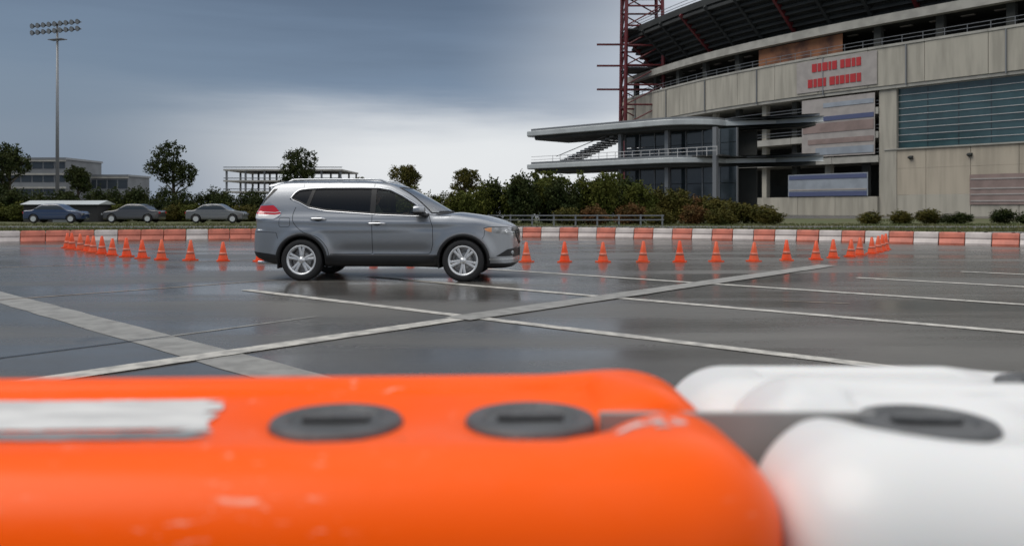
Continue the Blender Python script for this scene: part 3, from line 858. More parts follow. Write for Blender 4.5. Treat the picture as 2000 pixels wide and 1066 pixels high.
    def f(u, y, z):
        F_ = smax(smax(P(u, z), Pl(u, y), .12), Sc(y, z), .08)
        for u0 in (-1.35, 1.35): F_ = np.maximum(F_, np.minimum(.37 - np.hypot(u - u0, z - .32), np.abs(y) - .6))
        return F_
    V, Fc = surface_nets(f, (-2.4, -1, .1), (2.4, 1, 1.6), .05, 2)
    def parked(px, Z, rz, m, label):
        r = empty('parked_car', ((px - 1000) * Z / F_PX, Z, .03), rz)
        sdf_object('body', V, Fc, f, m, r)
        for s in (-1, 1):
            us = np.linspace(-1.35, .85, 14); zh = np.interp(us, [-1.35, -.9, -.2, .4, .85], [1.06, 1.32, 1.40, 1.33, 1.06]); zl = np.full(14, 1.03)
            Pg = np.zeros((5, 14, 3))
            for k in range(5):
                z = zl + (zh - zl) * k / 4; q = march(f, np.stack([us, np.full(14, s * 1.1), z], 1), np.tile((0, -s, 0), (14, 1))); Pg[k] = q + (0, s * .006, 0)
            MB().grid(Pg).build('window', M['darkband'], r, True)
            for u0 in (-1.35, 1.35):
                w = MB().lathe([(.12, -.1), (.31, -.1), (.32, 0), (.31, .1), (.2, .1)], 20, Matrix.Translation((u0, s * .78, .32)) @ Matrix.Rotation(R(90), 4, 'X')).build('wheel', M['tyre'], r, True)
                MB().lathe([(.02, 0), (.2, 0), (.2, .02)], 14, Matrix.Translation((u0, s * .885, .32)) @ Matrix.Rotation(R(90) * -s, 4, 'X')).build('rim', M['alloy'], w)
        for y in (-.6, .6): MB().box(2.08, 2.19, y - .15, y + .15, .62, .74).build('headlight', M['lamp'], r)
        for y in (-.6, .6): MB().box(-2.2, -2.1, y - .13, y + .13, .72, .86).build('tail_light', M['redlens'], r)
        tag(r, label, 'car', 'cars parked beyond the verge')
    parked(112, 64, R(4), M['bluepaint'], 'dark blue parked car beyond the verge at far left')
    parked(262, 65, R(182), M['darkcar'], 'dark grey parked car beyond the verge, right of the blue one')
    parked(425, 64, R(3), M['greycar'], 'grey parked car beyond the verge, nearest the SUV tail')

    # post and rail fence along the right hand side of the path
    fr = empty('guard_rail', (-1.5, 54.2, 0))
    for i in range(9): MB().box(i * 1.4 - .05, i * 1.4 + .05, -.05, .05, 0, .75).build('post', M['steel'], fr)
    for z in (.38, .66): MB().box(-.1, 11.3, -.09, -.051, z, z + .07).build('rail', M['steel'], fr)
    tag(fr, 'low steel rail fence along the path before the bushes', 'fence')


far_left()

# ================================================================== TRACK BARRIERS AND CONES IN THE MIDDLE DISTANCE
def arc_points(P, pitch):
    C = catmull(P, 14); L = np.concatenate([[0], np.cumsum(np.linalg.norm(np.diff(C, axis=0), axis=1))]); n = int(L[-1] / pitch)
    out = []
    for i in range(n):
        s = (i + .5) * pitch; p = [np.interp(s, L, C[:, k]) for k in (0, 1)]; q = [np.interp(s + .05, L, C[:, k]) for k in (0, 1)]
        out.append((p[0], p[1], math.atan2(q[1] - p[1], q[0] - p[0])))
    return out


def track():
    # low interlocking barrier blocks: profile swept along their length, with a mid groove and a filler cap
    prof = [(-.20, .0), (-.20, .07), (-.165, .13), (-.125, .20), (-.115, .225), (-.135, .245), (-.125, .30), (-.105, .38), (-.085, .42), (.085, .42), (.105, .38), (.125, .30), (.135, .245), (.115, .225), (.125, .20), (.165, .13), (.20, .07), (.20, .0)]
    def module(name, m):
        mb = MB(); st = [(-.365, .90), (-.355, .97), (-.33, 1), (.33, 1), (.355, .97), (.365, .90)]; k = len(prof); vs = []
        for x, s in st: vs += [(x, y * s, z * (.5 + .5 * s) if z > .3 else z) for y, z in prof]
        fs = [(i * k + j, i * k + j + 1, (i + 1) * k + j + 1, (i + 1) * k + j) for i in range(len(st) - 1) for j in range(k - 1)] + [tuple(range(k)), tuple((len(st) - 1) * k + j for j in range(k))]
        root = empty('track_barrier'); mb.add(vs, fs).build('block', m, root)
        MB().lathe([(.05, .415), (.055, .44), (.04, .445)], 12, Matrix.Translation((.2, 0, 0))).build('filler_cap', M['black'], root)
        MB().box(-.385, -.3655, -.03, .03, .05, .34).build('hinge_lug', m, root)
        return root
    pts = arc_points([(-24, 23.2), (-17.2, 28.4), (-9.5, 31.5), (0, 33.9), (8.45, 30.8), (15.9, 26), (21, 21.5)], .755)
    protos = {}
    for i, (x, y, a) in enumerate(pts):
        key = 'farorange' if i % 2 == 0 else 'farwhite'
        if x < -6 and i % 4 == 1: key = 'farorange'
        if key not in protos: protos[key] = o = module('track_barrier', M[key])
        else: o = copy_tree(protos[key])
        o.location = (x, y, 0); o.rotation_euler = (0, 0, a + random.uniform(-.03, .03))
        j, n = i, len(pts); word = 'orange' if key == 'farorange' else 'white'
        if min(i, n - 1 - i) >= len(ORD): lab = f'{word} low plastic block in the far barrier line behind the SUV'
        else: lab = from_end(i, n, f'{word} low plastic block in the far barrier line')
        tag(o, lab, 'barrier', 'low plastic blocks of the far barrier line')

    # traffic cones in a bowed row
    def cone():
        r = empty('traffic_cone')
        MB().lathe([(.115, .03), (.112, .05), (.062, .28), (.03, .455), (.022, .46)], 20).build('cone_body', M['cone'], r, True)
        b = [(-.14, -.11), (-.11, -.14), (.11, -.14), (.14, -.11), (.14, .11), (.11, .14), (-.11, .14), (-.14, .11)]
        MB().prism(b, 0, .032).build('base', M['cone'], r)
        MB().lathe([(.0905, .15), (.0772, .213), (.0752, .213), (.0885, .15)], 20, None, True).build('band', M['farorange'], r, True)
        return r
    # row: straight in the middle, its ends swing away from the camera
    pts = arc_points([(-13.6, 25.6), (-11.6, 23.0), (-9.6, 20.7), (-7.6, 19.3), (-5, 18.8), (0, 18.7), (4, 18.7), (6.6, 19.3), (8.4, 20.8), (9.8, 22.6), (11.4, 25.2)], .86)
    c0 = cone(); n = len(pts)
    for i, (x, y, a) in enumerate(pts):
        c = c0 if i == 0 else copy_tree(c0)
        c.location = (x + random.uniform(-.05, .05), y + random.uniform(-.05, .05), 0); c.rotation_euler = (random.uniform(-.03, .03), random.uniform(-.03, .03), random.uniform(0, 6.28)); c.scale = (1, 1, random.uniform(.95, 1.05))
        tag(c, from_end(i, n, 'orange traffic cone of the bowed row behind the SUV'), 'traffic cone', 'traffic cones in the bowed row')


track()


# ================================================================== BIG WATER BARRIERS IN THE FOREGROUND
def big_barrier(name, L, b, h, caps, m, lobes, r_top=.11):
    """rounded hollow plastic barrier: dished top, round cap wells, ends split into two lobes by a slot"""
    a = L / 2
    def f(x, y, z):
        bw = b + .06 * sst(.45, .12, z) - .012 * np.exp(-((z - .5) / .05) ** 2)
        rp = .13
        qx, qy = np.abs(x) - (a - rp), np.abs(y) - (bw - rp)
        d2 = np.hypot(np.maximum(qx, 0), np.maximum(qy, 0)) + np.minimum(np.maximum(qx, qy), 0) - rp
        dz = z - h - (.007 * sst(a - .26, a - .13, np.abs(x)) if lobes else 0)
        u, v = np.maximum(d2 + r_top, 0), np.maximum(dz + r_top, 0)
        F_ = np.hypot(u, v) - r_top + np.minimum(np.maximum(d2 + r_top, dz + r_top), 0)
        # shallow dish along the top
        rx, ry = np.abs(x) - (a - .19), np.abs(y) - (b - .155)
        dish = np.maximum(np.maximum(rx, ry), (h - .011) - z)
        F_ = smax(F_, -dish, .03)
        for cx in caps:
            rad = .34; zc = h + .304
            F_ = smax(F_, rad - np.sqrt((x - cx) ** 2 + y ** 2 + (z - zc) ** 2), .022)
        for s in lobes:
            slot = np.maximum(np.maximum(np.abs(y) - .010, (a - .20) - s * x), .12 - z)
            F_ = smax(F_, -slot, .075)
        if lobes: F_ = smax(F_, .088 - np.sqrt((np.abs(x) - (a - .25)) ** 2 + (y - .085) ** 2 + (z - (h + .070)) ** 2), .035)
        for cx in (-.3 * a, .3 * a):
            F_ = np.maximum(F_, -np.maximum(np.maximum(np.abs(x - cx) - .14, z - .10), -1 - z))
        return np.maximum(F_, .0 - z)
    V, Fc = surface_nets(f, (-a - .05, -b - .12, -.04), (a + .05, b + .12, h + .05), .0125, 3)
    root = empty(name); sdf_object('shell', V, Fc, f, m, root)
    for cx in caps:
        c = MB().lathe([(.060, h - .075), (.082, h - .060), (.090, h - .050), (.090, h - .021), (.086, h - .016), (.066, h - .014), (.060, h - .021), (.01, h - .022)], 48, Matrix.Translation((cx, 0, 0))).build('cap', M['cap'], root, False)
        md = c.modifiers.new('bevel', 'BEVEL'); md.width = .003; md.segments = 2; md.limit_method = 'ANGLE'
        MB().box(cx - .046, cx + .046, -.009, .009, h - .0215, h - .011).build('grip', M['cap'], c, bevel=.004)
        for k in range(10):
            an = k * math.pi / 5; MB().box(-.004, .004, .0862, .0895, h - .048, h - .026, Matrix.Translation((cx, 0, 0)) @ Matrix.Rotation(an, 4, 'Z')).build('rib', M['cap'], c)
    return root, f


def foreground():
    hO = .95
    org, fO = big_barrier('water_barrier', 1.80, .302, hO, (.620, .355, -.355, -.620), M['orange'], (1, -1))
    org.location = (.306 - .90, 1.131, 0); org.rotation_euler = (0, 0, R(2.2))
    tag(org, 'orange plastic water barrier with two dark caps, scuffed top and torn label', 'barrier', 'water barriers in the foreground')
    # worn labels and residue lie in the dish on top
    def sheet(name, pts, m, off, ):
        P = np.array(pts); mb = MB()
        Q = np.array([(x, y) for x, y in pts]); c = Q.mean(0)
        V = np.array([(c[0], c[1], hO + .2)] + [(x, y, hO + .2) for x, y in Q]); V = march(fO, V, np.tile((0, 0, -1.), (len(V), 1)), .4, .004)
        V[:, 2] += off; k = len(Q); mb.add(V, [(0, i + 1, (i + 1) % k + 1) for i in range(k)])
        lo = V.copy(); lo[:, 2] -= off * .9; mb.add(lo, [(0, (i + 1) % k + 1, i + 1) for i in range(k)])
        o = mb.build(name, m, org); return o
    def torn(name, x0, x1, y0, y1, m, off, seedn, amp=.007):
        # ragged-ended sheet laid over the dish as a fine grid
        r = random.Random(seedn); nx, ny = 40, 14; P = np.zeros((ny, nx, 3))
        for j in range(ny):
            e = r.uniform(-1, 1) * amp * 1.6 - .03 * j / ny + (r.random() < .2) * -.02
            for i in range(nx):
                P[j, i, 0] = x0 + (x1 + e - x0) * i / (nx - 1); P[j, i, 1] = y0 + (y1 - y0) * j / (ny - 1) + (r.uniform(-.3, .3) * amp if j in (0, ny - 1) else 0)
        F = P.reshape(-1, 3); F[:, 2] = hO + .2; F = march(fO, F, np.tile((0, 0, -1.), (len(F), 1)), .4, .004); F[:, 2] += off
        MB().grid(F.reshape(P.shape)).build(name, m, org, True)
    torn('label', -.30, .200, -.066, .096, M['label'], .0024, 3)
    torn('tape', -.08, .225, -.112, -.078, M['foil'], .0020, 5)
    sheet('label_scrap', [(.165, -.082), (.215, -.080), (.2, -.065), (.188, -.055), (.178, -.07)], M['label'], .0030)
    r = random.Random(12)
    for k in range(16):
        x = .40 + k * .022 + r.uniform(-.006, .006); y = -.150 + r.uniform(-.010, .006); w = r.uniform(.008, .022); hh = r.uniform(.003, .007)
        sheet('label_scrap', [(x - w, y - hh * .6), (x - w * .3, y - hh), (x + w * .8, y - hh * .4), (x + w, y + hh * .5), (x + w * .1, y + hh), (x - w * .7, y + hh * .6)], M['label'], .0018)
    for k in range(12):
        x = .76 + r.uniform(-.03, .05); y = -.135 + r.uniform(-.02, .015); w = r.uniform(.006, .018); hh = r.uniform(.002, .005)
        sheet('label_scrap', [(x - w, y - hh), (x + w, y - hh * .5), (x + w * .6, y + hh), (x - w * .8, y + hh * .8)], M['label'], .0018)

    wht, fW = big_barrier('water_barrier', 1.80, .282, hO, (-.655, -.385, .385, .655), M['white'], (1, -1), .12)
    wht.location = (.314 + .90, 1.0805, 0); wht.rotation_euler = (0, 0, R(-5))
    tag(wht, 'white plastic water barrier butted against the end of the orange one', 'barrier', 'water barriers in the foreground')
    back, fB = big_barrier('water_barrier', 1.80, .175, .902, (-.17, .5), M['white'], (), .12)
    back.location = (.30 + .90, 1.615, 0); back.rotation_euler = (0, 0, R(-.6))
    tag(back, 'lower white plastic barrier standing just behind the white water barrier', 'barrier', 'water barriers in the foreground')
    # hinge plate that sits in the end slots and ties the two together
    pl = MB().box(-.19, .19, -.006, .006, .13, hO - .012).build('hinge_plate', M['plate'], None, bevel=.002)
    pl.location = (.310, 1.158, 0)
    tag(pl, 'thin grey plate in the slot between the orange and white barriers', 'plate')


foreground()


# ================================================================== THE SUV
YAW = R(-4.0)
_p = gp(588, 548.5)
CAR = Vector((_p.x, _p.y)) - Vector((.91 * math.sin(YAW) * 1.0, -.91 * math.cos(YAW)))
cs_, sn_ = math.cos(YAW), math.sin(YAW)


def photo_uz(px, py, lat):
    """car coordinates of a measured point that lies `lat` metres towards the camera from the car's centre line"""
    a = (px - 1000) / F_PX; Y = (-lat - sn_ * CAR.x + cs_ * CAR.y) / (cs_ - a * sn_)
    return cs_ * (a * Y - CAR.x) + sn_ * (Y - CAR.y), H_CAM - (py - HOR) / F_PX * Y


TR, WZ, WB = .348, .345, 2.705
low_sil = Poly2([(-.90, .40), (-.965, .48), (-.99, .58), (-.98, .70), (-.955, .80), (-.935, .86), (-.925, 1.0), (-.905, 1.12), (-.86, 1.19), (-.6, 1.20), (0, 1.16), (1.2, 1.12), (2.0, 1.10), (2.36, 1.115),
                 (2.55, 1.135), (2.78, 1.11), (3.0, 1.076), (3.2, 1.026), (3.37, .965), (3.49, .895), (3.548, .81), (3.568, .69), (3.57, .56), (3.56, .45), (3.575, .37), (3.55, .29), (3.42, .235),
                 (3.0, .215), (2.0, .225), (1.0, .225), (.2, .225), (-.5, .265), (-.74, .325)])
low_plan = Poly2([(-1.0, 0), (-.99, .42), (-.955, .64), (-.89, .79), (-.77, .872), (-.5, .908), (0, .918), (1, .92), (2.2, .92), (2.75, .918), (3.02, .905), (3.2, .87), (3.34, .80), (3.45, .69), (3.53, .48), (3.575, 0),
                  (3.53, -.48), (3.45, -.69), (3.34, -.80), (3.2, -.87), (3.02, -.905), (2.75, -.918), (2.2, -.92), (1, -.92), (0, -.918), (-.5, -.908), (-.77, -.872), (-.89, -.79), (-.955, -.64), (-.99, -.42)])
_s = [(.60, .19), (.78, .215), (.862, .29), (.893, .40), (.908, .55), (.919, .72), (.922, .82), (.917, .90), (.902, .965), (.880, 1.03), (.845, 1.09), (.76, 1.16), (.45, 1.21)]
low_sec = Poly2(_s + [(0, 1.23)] + [(-a, b) for a, b in _s[::-1]] + [(0, .18)])
top_sil = Poly2([(-.945, 1.0), (-.90, 1.16), (-.80, 1.33), (-.70, 1.485), (-.62, 1.585), (-.50, 1.642), (-.25, 1.676), (.1, 1.690), (.6, 1.696), (1.05, 1.682), (1.32, 1.652), (1.52, 1.606), (1.68, 1.540),
                 (1.88, 1.440), (2.08, 1.333), (2.28, 1.218), (2.46, 1.105), (2.56, 1.0), (2.3, .85), (0, .80), (-.8, .85)])
top_plan = Poly2([(-.96, 0), (-.94, .5), (-.88, .70), (-.75, .80), (-.45, .865), (0, .895), (1, .905), (1.7, .90), (2.1, .86), (2.34, .77), (2.5, .55), (2.56, 0),
                  (2.5, -.55), (2.34, -.77), (2.1, -.86), (1.7, -.90), (1, -.905), (0, -.895), (-.45, -.865), (-.75, -.80), (-.88, -.70), (-.94, -.5)])
_t = [(.885, .80), (.880, 1.0), (.862, 1.08), (.838, 1.16), (.805, 1.27), (.755, 1.41), (.700, 1.525), (.655, 1.597), (.59, 1.648), (.42, 1.682)]
top_sec = Poly2(_t + [(0, 1.70)] + [(-a, b) for a, b in _t[::-1]] + [(0, .75)])


def car_f(u, y, z):
    a = np.abs(y); a2 = a * a
    ur = u; u = u - .052 * sst(-.15, -.75, u) - .030 * sst(3.1, 3.5, u)
    zc = z + .055 * a2 * sst(1.9, 2.6, u)
    uc = u + .08 * a2 * sst(1.8, 2.7, u) - .05 * a2 * sst(.2, -.6, u)
    L = smax(smax(low_sil(uc, zc), low_plan(u, y), .09), low_sec(y, z), .07)
    ut = u + (.13 + .26 * sst(1.7, 2.3, u)) * a2 * sst(1.2, 1.7, u) - .06 * a2 * sst(.2, -.6, u)
    G = smax(smax(top_sil(ut, z + .03 * a2), top_plan(u, y), .08), top_sec(y, z), .05)
    F_ = smin(L, G, .035)
    side = sst(.6, .75, a)
    rr, rf = np.hypot(u, z - WZ), np.hypot(u - WB, z - WZ)
    fl = np.exp(-((rr - .45) / .085) ** 2) + np.exp(-((rf - .45) / .085) ** 2)
    F_ = F_ - .020 * fl * side * sst(.28, .42, z)
    # door scoop above the sill, feature line through the handles, bonnet crease
    mid = sst(.42, .85, u) * sst(2.35, 1.95, u)
    F_ = F_ + .024 * side * mid * np.exp(-((z - .50) / .10) ** 2)
    zl = .985 - .012 * u
    F_ = F_ - .007 * side * np.exp(-((z - zl) / .035) ** 2) * sst(-.9, -.4, u) * sst(3.1, 2.5, u)
    F_ = F_ + .007 * side * np.exp(-((z - zl + .085) / .05) ** 2) * sst(-.5, 0, u) * sst(2.7, 2.2, u)
    F_ = F_ - .010 * np.exp(-((a - .50 - .10 * (3.4 - u)) / .05) ** 2) * sst(2.5, 2.7, u) * sst(3.5, 3.2, u) * sst(.9, .95, z)
    # bumper step at the rear, wheel wells
    F_ = F_ + .012 * sst(.83, .86, z) * sst(1.05, .95, z) * sst(-.62, -.80, u)
    for r_ in (rr, rf): F_ = np.maximum(F_, np.minimum(.392 - r_, a - .58))
    return F_


def side_pts(u, z, off=0., sgn=-1):
    u, z = np.asarray(u, float), np.asarray(z, float); n = len(u)
    q = march(car_f, np.stack([u, np.full(n, sgn * 1.06), z], 1), np.tile((0, -sgn, 0.), (n, 1)), 1.0)
    g = grad(car_f, q); g /= np.linalg.norm(g, axis=1)[:, None]
    return q + g * off


def radial_pts(axis, phi, z, off=0., sgn=-1, fwd=1):
    """phi 0 = out of the side, 90 degrees = out of the nose (fwd=1) or tail (fwd=-1)"""
    phi, z = np.asarray(phi, float), np.asarray(z, float); n = len(phi)
    D = np.stack([np.sin(phi) * fwd, np.cos(phi) * sgn, np.zeros(n)], 1); A = np.stack([np.full(n, axis[0]), np.full(n, axis[1] * sgn), z], 1)
    q = march(car_f, A + D * 1.3, -D, 1.3); g = grad(car_f, q); g /= np.linalg.norm(g, axis=1)[:, None]
    return q + g * off


def column_grid(fn, xs, lo, hi, rows, **k):
    xs = np.asarray(xs, float); P = np.zeros((rows + 1, len(xs), 3))
    for i in range(rows + 1): P[i] = fn(xs, lo + (hi - lo) * i / rows, **k)
    return MB().grid(P)


def resample(P, d, closed=False):
    P = np.array(P, float)
    if closed: P = np.concatenate([P, P[:1]])
    L = np.concatenate([[0], np.cumsum(np.linalg.norm(np.diff(P, axis=0), axis=1))]); s = np.linspace(0, L[-1], max(2, int(L[-1] / d)) + 1)
    if closed: s = s[:-1]
    return np.stack([np.interp(s, L, P[:, k]) for k in range(P.shape[1])], 1)


def ribbon(path, w, off, sgn, closed=False, lift=0.):
    """bead that follows the body side along a (u, z) path"""
    P = resample(path, .025, closed); n = len(P)
    T = (np.roll(P, -1, 0) - np.roll(P, 1, 0)) if closed else np.gradient(P, axis=0)
    T /= np.maximum(np.linalg.norm(T, axis=1), 1e-9)[:, None]; N = np.stack([-T[:, 1], T[:, 0]], 1)
    rows = []
    for k, o in ((-.5, 0), (-.32, 1), (.32, 1), (.5, 0)):
        q = P + N * (w * k); rows.append(side_pts(q[:, 0], q[:, 1], off + (lift if o else -.004 if lift else 0), sgn))
    G = np.stack(rows)
    if closed: G = np.concatenate([G, G[:, :1]], 1)
    return MB().grid(G)


def suv():
    root = empty('suv', (CAR.x, CAR.y, 0), YAW)
    V, Fc = surface_nets(car_f, (-1.12, -1.02, .12), (3.72, 1.02, 1.78), .016, 3)
    C = V[Fc].mean(1); Nn = grad(car_f, C); Nn /= np.linalg.norm(Nn, axis=1)[:, None]; u, y, z = C.T; a = np.abs(y)

    # side glass outline, measured on the near side
    top_px = [(567.5, 387.5), (576, 379), (585, 372), (602, 369.7), (634, 368), (704, 367.6), (740, 368.2), (763, 372), (787, 383.5), (810, 397.2), (824, 407), (834, 417)]
    bot_px = [(567.5, 388.5), (583, 395), (601.5, 404.5), (635, 411), (719, 417), (740, 418.5), (810, 421), (834, 421.5)]
    T = np.array([photo_uz(x, yy, .72) for x, yy in top_px]); B = np.array([photo_uz(x, yy, .85) for x, yy in bot_px])
    T[0] = B[0] = (T[0] + B[0]) / 2
    e = np.array(photo_uz(836, 420, .84)); T[-1] = e; B[-1] = e
    ztop = lambda q: np.interp(q, T[:, 0], T[:, 1]); zbot = lambda q: np.interp(q, B[:, 0], B[:, 1])
    uL, uR = T[0, 0], T[-1, 0]
    DLO = np.concatenate([resample(T, .04), resample(B, .04)[::-1]])
    dlo = in_poly(DLO, u, z) & (a > .45)
    inset = lambda p: (a < p)
    # windscreen and tailgate glass openings
    ws_w = lambda zz: .790 - (zz - 1.14) * .46
    ws_c = lambda zz: np.interp(zz, [1.14, 1.54], [.38, .17])
    ws_u = lambda zz: 2.41 + (zz - 1.135) / (1.545 - 1.135) * (1.66 - 2.41)
    ws = (u > ws_u(z) - ws_c(z) * y ** 2 - .10) & (Nn[:, 2] > .15) & (Nn[:, 0] > .1) & (u > 1.5) & (z > 1.15) & (z < 1.525) & (a < ws_w(z) - .02)
    rw_w = lambda zz: .66 - (zz - 1.2) * .28
    rw = (Nn[:, 0] < -.35) & (z > 1.22) & (z < 1.535) & (u < -.5) & (a < rw_w(z))
    well = ((np.hypot(u, z - WZ) < .408) | (np.hypot(u - WB, z - WZ) < .408)) & (a > .5)
    under = (Nn[:, 2] < -.55) & (z < .36)
    low = (z < .30 + .10 * sst(-.45, -.7, u)) & ~well & ~under & ((u < -.3) | (u > 3.0))
    hole = dlo | ws | rw
    fd_path = [(1.185, 1.12), (1.20, .80), (1.205, .40), (2.16, .40), (2.21, .62), (2.20, .90), (2.13, 1.10)]
    rd_path = [(-.115, 1.22), (-.155, 1.10), (-.125, .95), (.05, .80), (.28, .72), (.43, .56), (.47, .40), (1.205, .40), (1.20, .80), (1.185, 1.12)]
    fdoor = in_poly(np.array([(1.185, 1.62)] + fd_path + [(1.70, 1.62)]), u, z) & (a > .55) & (Nn[:, 2] < .7)
    rdoor = in_poly(np.array([(-.05, 1.62)] + rd_path + [(1.185, 1.62)]), u, z) & (a > .55) & (Nn[:, 2] < .7)
    hood = (u > 2.47) & (u < 3.42) & (Nn[:, 2] > .55) & (z > .86) & (a < .78)
    fbump = (u > 2.98) & (z < .80) & ~hood; rbump = (u < -.42) & (z < .80)
    rest = ~hole
    def take(m):
        nonlocal rest
        r = m & rest; rest = rest & ~r; return r
    P_ = {}
    for s in (-1, 1):
        P_['wheel_well', s, 0] = take(well & (y * s > 0) & (u < 1.3)); P_['wheel_well', s, 1] = take(well & (y * s > 0) & (u >= 1.3))
    P_['underbody'] = take(under); P_['lower_bumper', 0] = take(low & (u < 1)); P_['lower_bumper', 1] = take(low & (u > 1))
    for s, nm in ((-1, 'near'), (1, 'far')):
        P_['front_door', s] = take(fdoor & (y * s > 0)); P_['rear_door', s] = take(rdoor & (y * s > 0))
    P_['bonnet'] = take(hood); P_['front_bumper'] = take(fbump); P_['rear_bumper'] = take(rbump); P_['body'] = rest
    objs = {}
    for k, m in P_.items():
        nm = k if isinstance(k, str) else k[0]
        if m.any(): objs[k] = sdf_object(nm, V, Fc[m], car_f, M['black'] if nm in ('wheel_well', 'underbody', 'lower_bumper') else M['carpaint'], root)

    for s in (-1, 1):
        fd, rd = objs['front_door', s], objs['rear_door', s]
        # panes
        def pane(name, ua, ub, m, par, na=14, tl=0.0, tr=0.0):
            k = np.linspace(0, 1, na); us = ua + (ub - ua) * k; P = np.zeros((7, na, 3))
            for i in range(7):
                f_ = i / 6; uu = us + (tl + (tr - tl) * k) * f_
                lo, hi = zbot(uu), ztop(uu); zz_ = lo + (hi - lo) * f_
                P[i] = side_pts(uu, zz_, -.006, s)
            return MB().grid(P).build(name, m, par, True)
        pane('window', uL + .01, .055, M['privacy'], root, 12, 0, .09)
        pane('window', .095, 1.16, M['privacy'], rd, 20, .09, .0)
        pane('window', 1.225, uR - .02, M['clear'], fd, 26)
        # black pillars and weatherstrip between the panes, bright surround
        def strip(ua, ub, tl, tr, par, off=.002):
            P = np.zeros((7, 4, 3))
            for i in range(7):
                f_ = i / 6; uu = np.linspace(ua + tl * f_, ub + tr * f_, 4); P[i] = side_pts(uu, zbot(uu) + (ztop(uu) - zbot(uu)) * f_, off, s)
            return MB().grid(P).build('pillar_trim', M['black'], par, True)
        strip(.045, .105, .09, .09, root); strip(1.145, 1.235, 0, 0, root, .003)
        loop = np.concatenate([resample(T, .03), resample(B, .03)[::-1][1:-1]])
        ribbon(loop, .046, .002, s, True, .004).build('window_seal', M['black'], root, True)
        out = np.concatenate([resample(T, .03) + np.array([0, .010]), (resample(B, .03) - np.array([0, .012]))[::-1][1:-1]])
        ribbon(out, .021, .004, s, True, .007).build('window_surround', M['chrome'] if s < 0 else M['chrome'], root, True)
        # panel gaps
        for name, path, w in (('door_gap', np.concatenate([catmull(rd_path[:7], 6), [(.50, .45), (1.17, .45), (1.197, .47), (1.192, .80), (1.185, 1.12)]]), .009), ('door_gap', [(1.21, .45), (2.13, .45), (2.170, .48), (2.205, .62), (2.20, .90), (2.13, 1.10)], .009), ('door_gap', [(1.185, 1.62), (1.188, 1.54)], .008),
                              ('door_gap', [(-.02, 1.56), (-.04, 1.66)], .006), ('bumper_gap', [(-.43, .80), (-.62, .808), (-.80, .812)], .007), ('bumper_gap', [(-.43, .80), (-.40, .70)], .007),
                              ('bumper_gap', [(3.06, .845), (3.055, .76), (3.02, .70)], .007), ('wing_gap', [(2.13, 1.10), (2.20, 1.09), (2.5, 1.075)], .006)):
            ribbon(path, w, .0012, s).build(name, M['seam'], root)
        # fuel flap on the near (kerb) side
        if s < 0:
            q = [photo_uz(x, yy, .9) for x, yy in ((544.5, 425), (565.5, 425), (565.5, 443.5), (544.5, 443.5))]
            c = np.mean(q, 0); hw, hh = (q[1][0] - q[0][0]) / 2, (q[0][1] - q[3][1]) / 2
            rc = [(c[0] + (hw - .03) * sx + .03 * math.cos(t_), c[1] + (hh - .03) * sz + .03 * math.sin(t_)) for sx, sz, t0 in ((1, 1, 0), (-1, 1, 90), (-1, -1, 180), (1, -1, 270)) for t_ in (R(t0), R(t0 + 45), R(t0 + 90))]
            ribbon(rc, .007, .0012, s, True).build('fuel_flap_gap', M['seam'], root)
        # cladding: arch lips, sill
        for u0, (t0, t1) in ((0, (-28, 197)), (WB, (-20, 206))):
            th = np.radians(np.linspace(t0, t1, 60)); rows = []
            for r_, o in ((.398, .009), (.408, .013), (.428, .013), (.443, .002)):
                rows.append(side_pts(u0 + r_ * np.cos(th), np.maximum(WZ + r_ * np.sin(th), .235), o, s))
            inn = rows[0].copy(); inn[:, 1] -= s * .12; rows.insert(0, inn)
            MB().grid(np.stack(rows)).build('arch_moulding', M['black'], root, True)
        us = np.linspace(.40, 2.32, 40); rows = []
        top = .442 - .02 * sst(.55, .4, us)
        for f_, o in ((0, 0), (.1, .010), (.22, .012), (.36, .012), (.5, .012), (.64, .012), (.78, .012), (.9, .012), (1, .002)): rows.append(side_pts(us, .238 + (top - .238) * f_, o, s))
        MB().grid(np.stack(rows)).build('sill_moulding', M['black'], root, True)
        # handles with a dark cup behind
        for d, (xa, xb, yy) in ((rd, (604, 636, 428.3)), (fd, (717, 754, 436.6))):
            (ua, za), (ub, zb) = photo_uz(xa, yy, .93), photo_uz(xb, yy, .93)
            k = np.linspace(0, 1, 9); c = side_pts(ua + (ub - ua) * k, za + (zb - za) * k + 0 * k, .030, s); c[0] = side_pts([ua], [za], .004, s)[0]; c[-1] = side_pts([ub], [zb], .004, s)[0]
            MB().tube(c, [.006, .014, .017, .018, .018, .018, .017, .013, .005], 10).build('handle', M['chrome'], d, True)
            th = np.linspace(0, 2 * math.pi, 21); rows = []
            for r_, o in ((1, .001), (.6, .0015), (.05, .002)): rows.append(side_pts((ua + ub) / 2 + .075 * r_ * np.cos(th), za + .036 * r_ * np.sin(th), o, s))
            MB().grid(np.stack(rows)).build('handle_cup', M['seam'], d, True)
        # door mirror
        mu, mz = photo_uz(817, 412, 1.0)
        def mf(x, yq, zq):
            X, Y_, Z_ = (x - mu) / .115, (yq - s * 1.005) / .115, (zq - mz - .012) / .082
            d = (np.abs(X) ** 2.6 + np.abs(Y_) ** 2.6 + np.abs(Z_) ** 2.6) ** (1 / 2.6) - 1
            return np.maximum(d * .09, -(x - mu + .07))
        Vm, Fm = surface_nets(mf, (mu - .14, s * 1.005 - .14, mz - .12), (mu + .14, s * 1.005 + .14, mz + .14), .012, 2)
        cm = Vm[Fm].mean(1); lowm = cm[:, 2] < mz - .016; back = (cm[:, 0] < mu - .066) & ~lowm
        mo = sdf_object('mirror', Vm, Fm[~lowm & ~back], mf, M['carpaint'], root)
        if lowm.any(): sdf_object('mirror_base', Vm, Fm[lowm], mf, M['black'], mo)
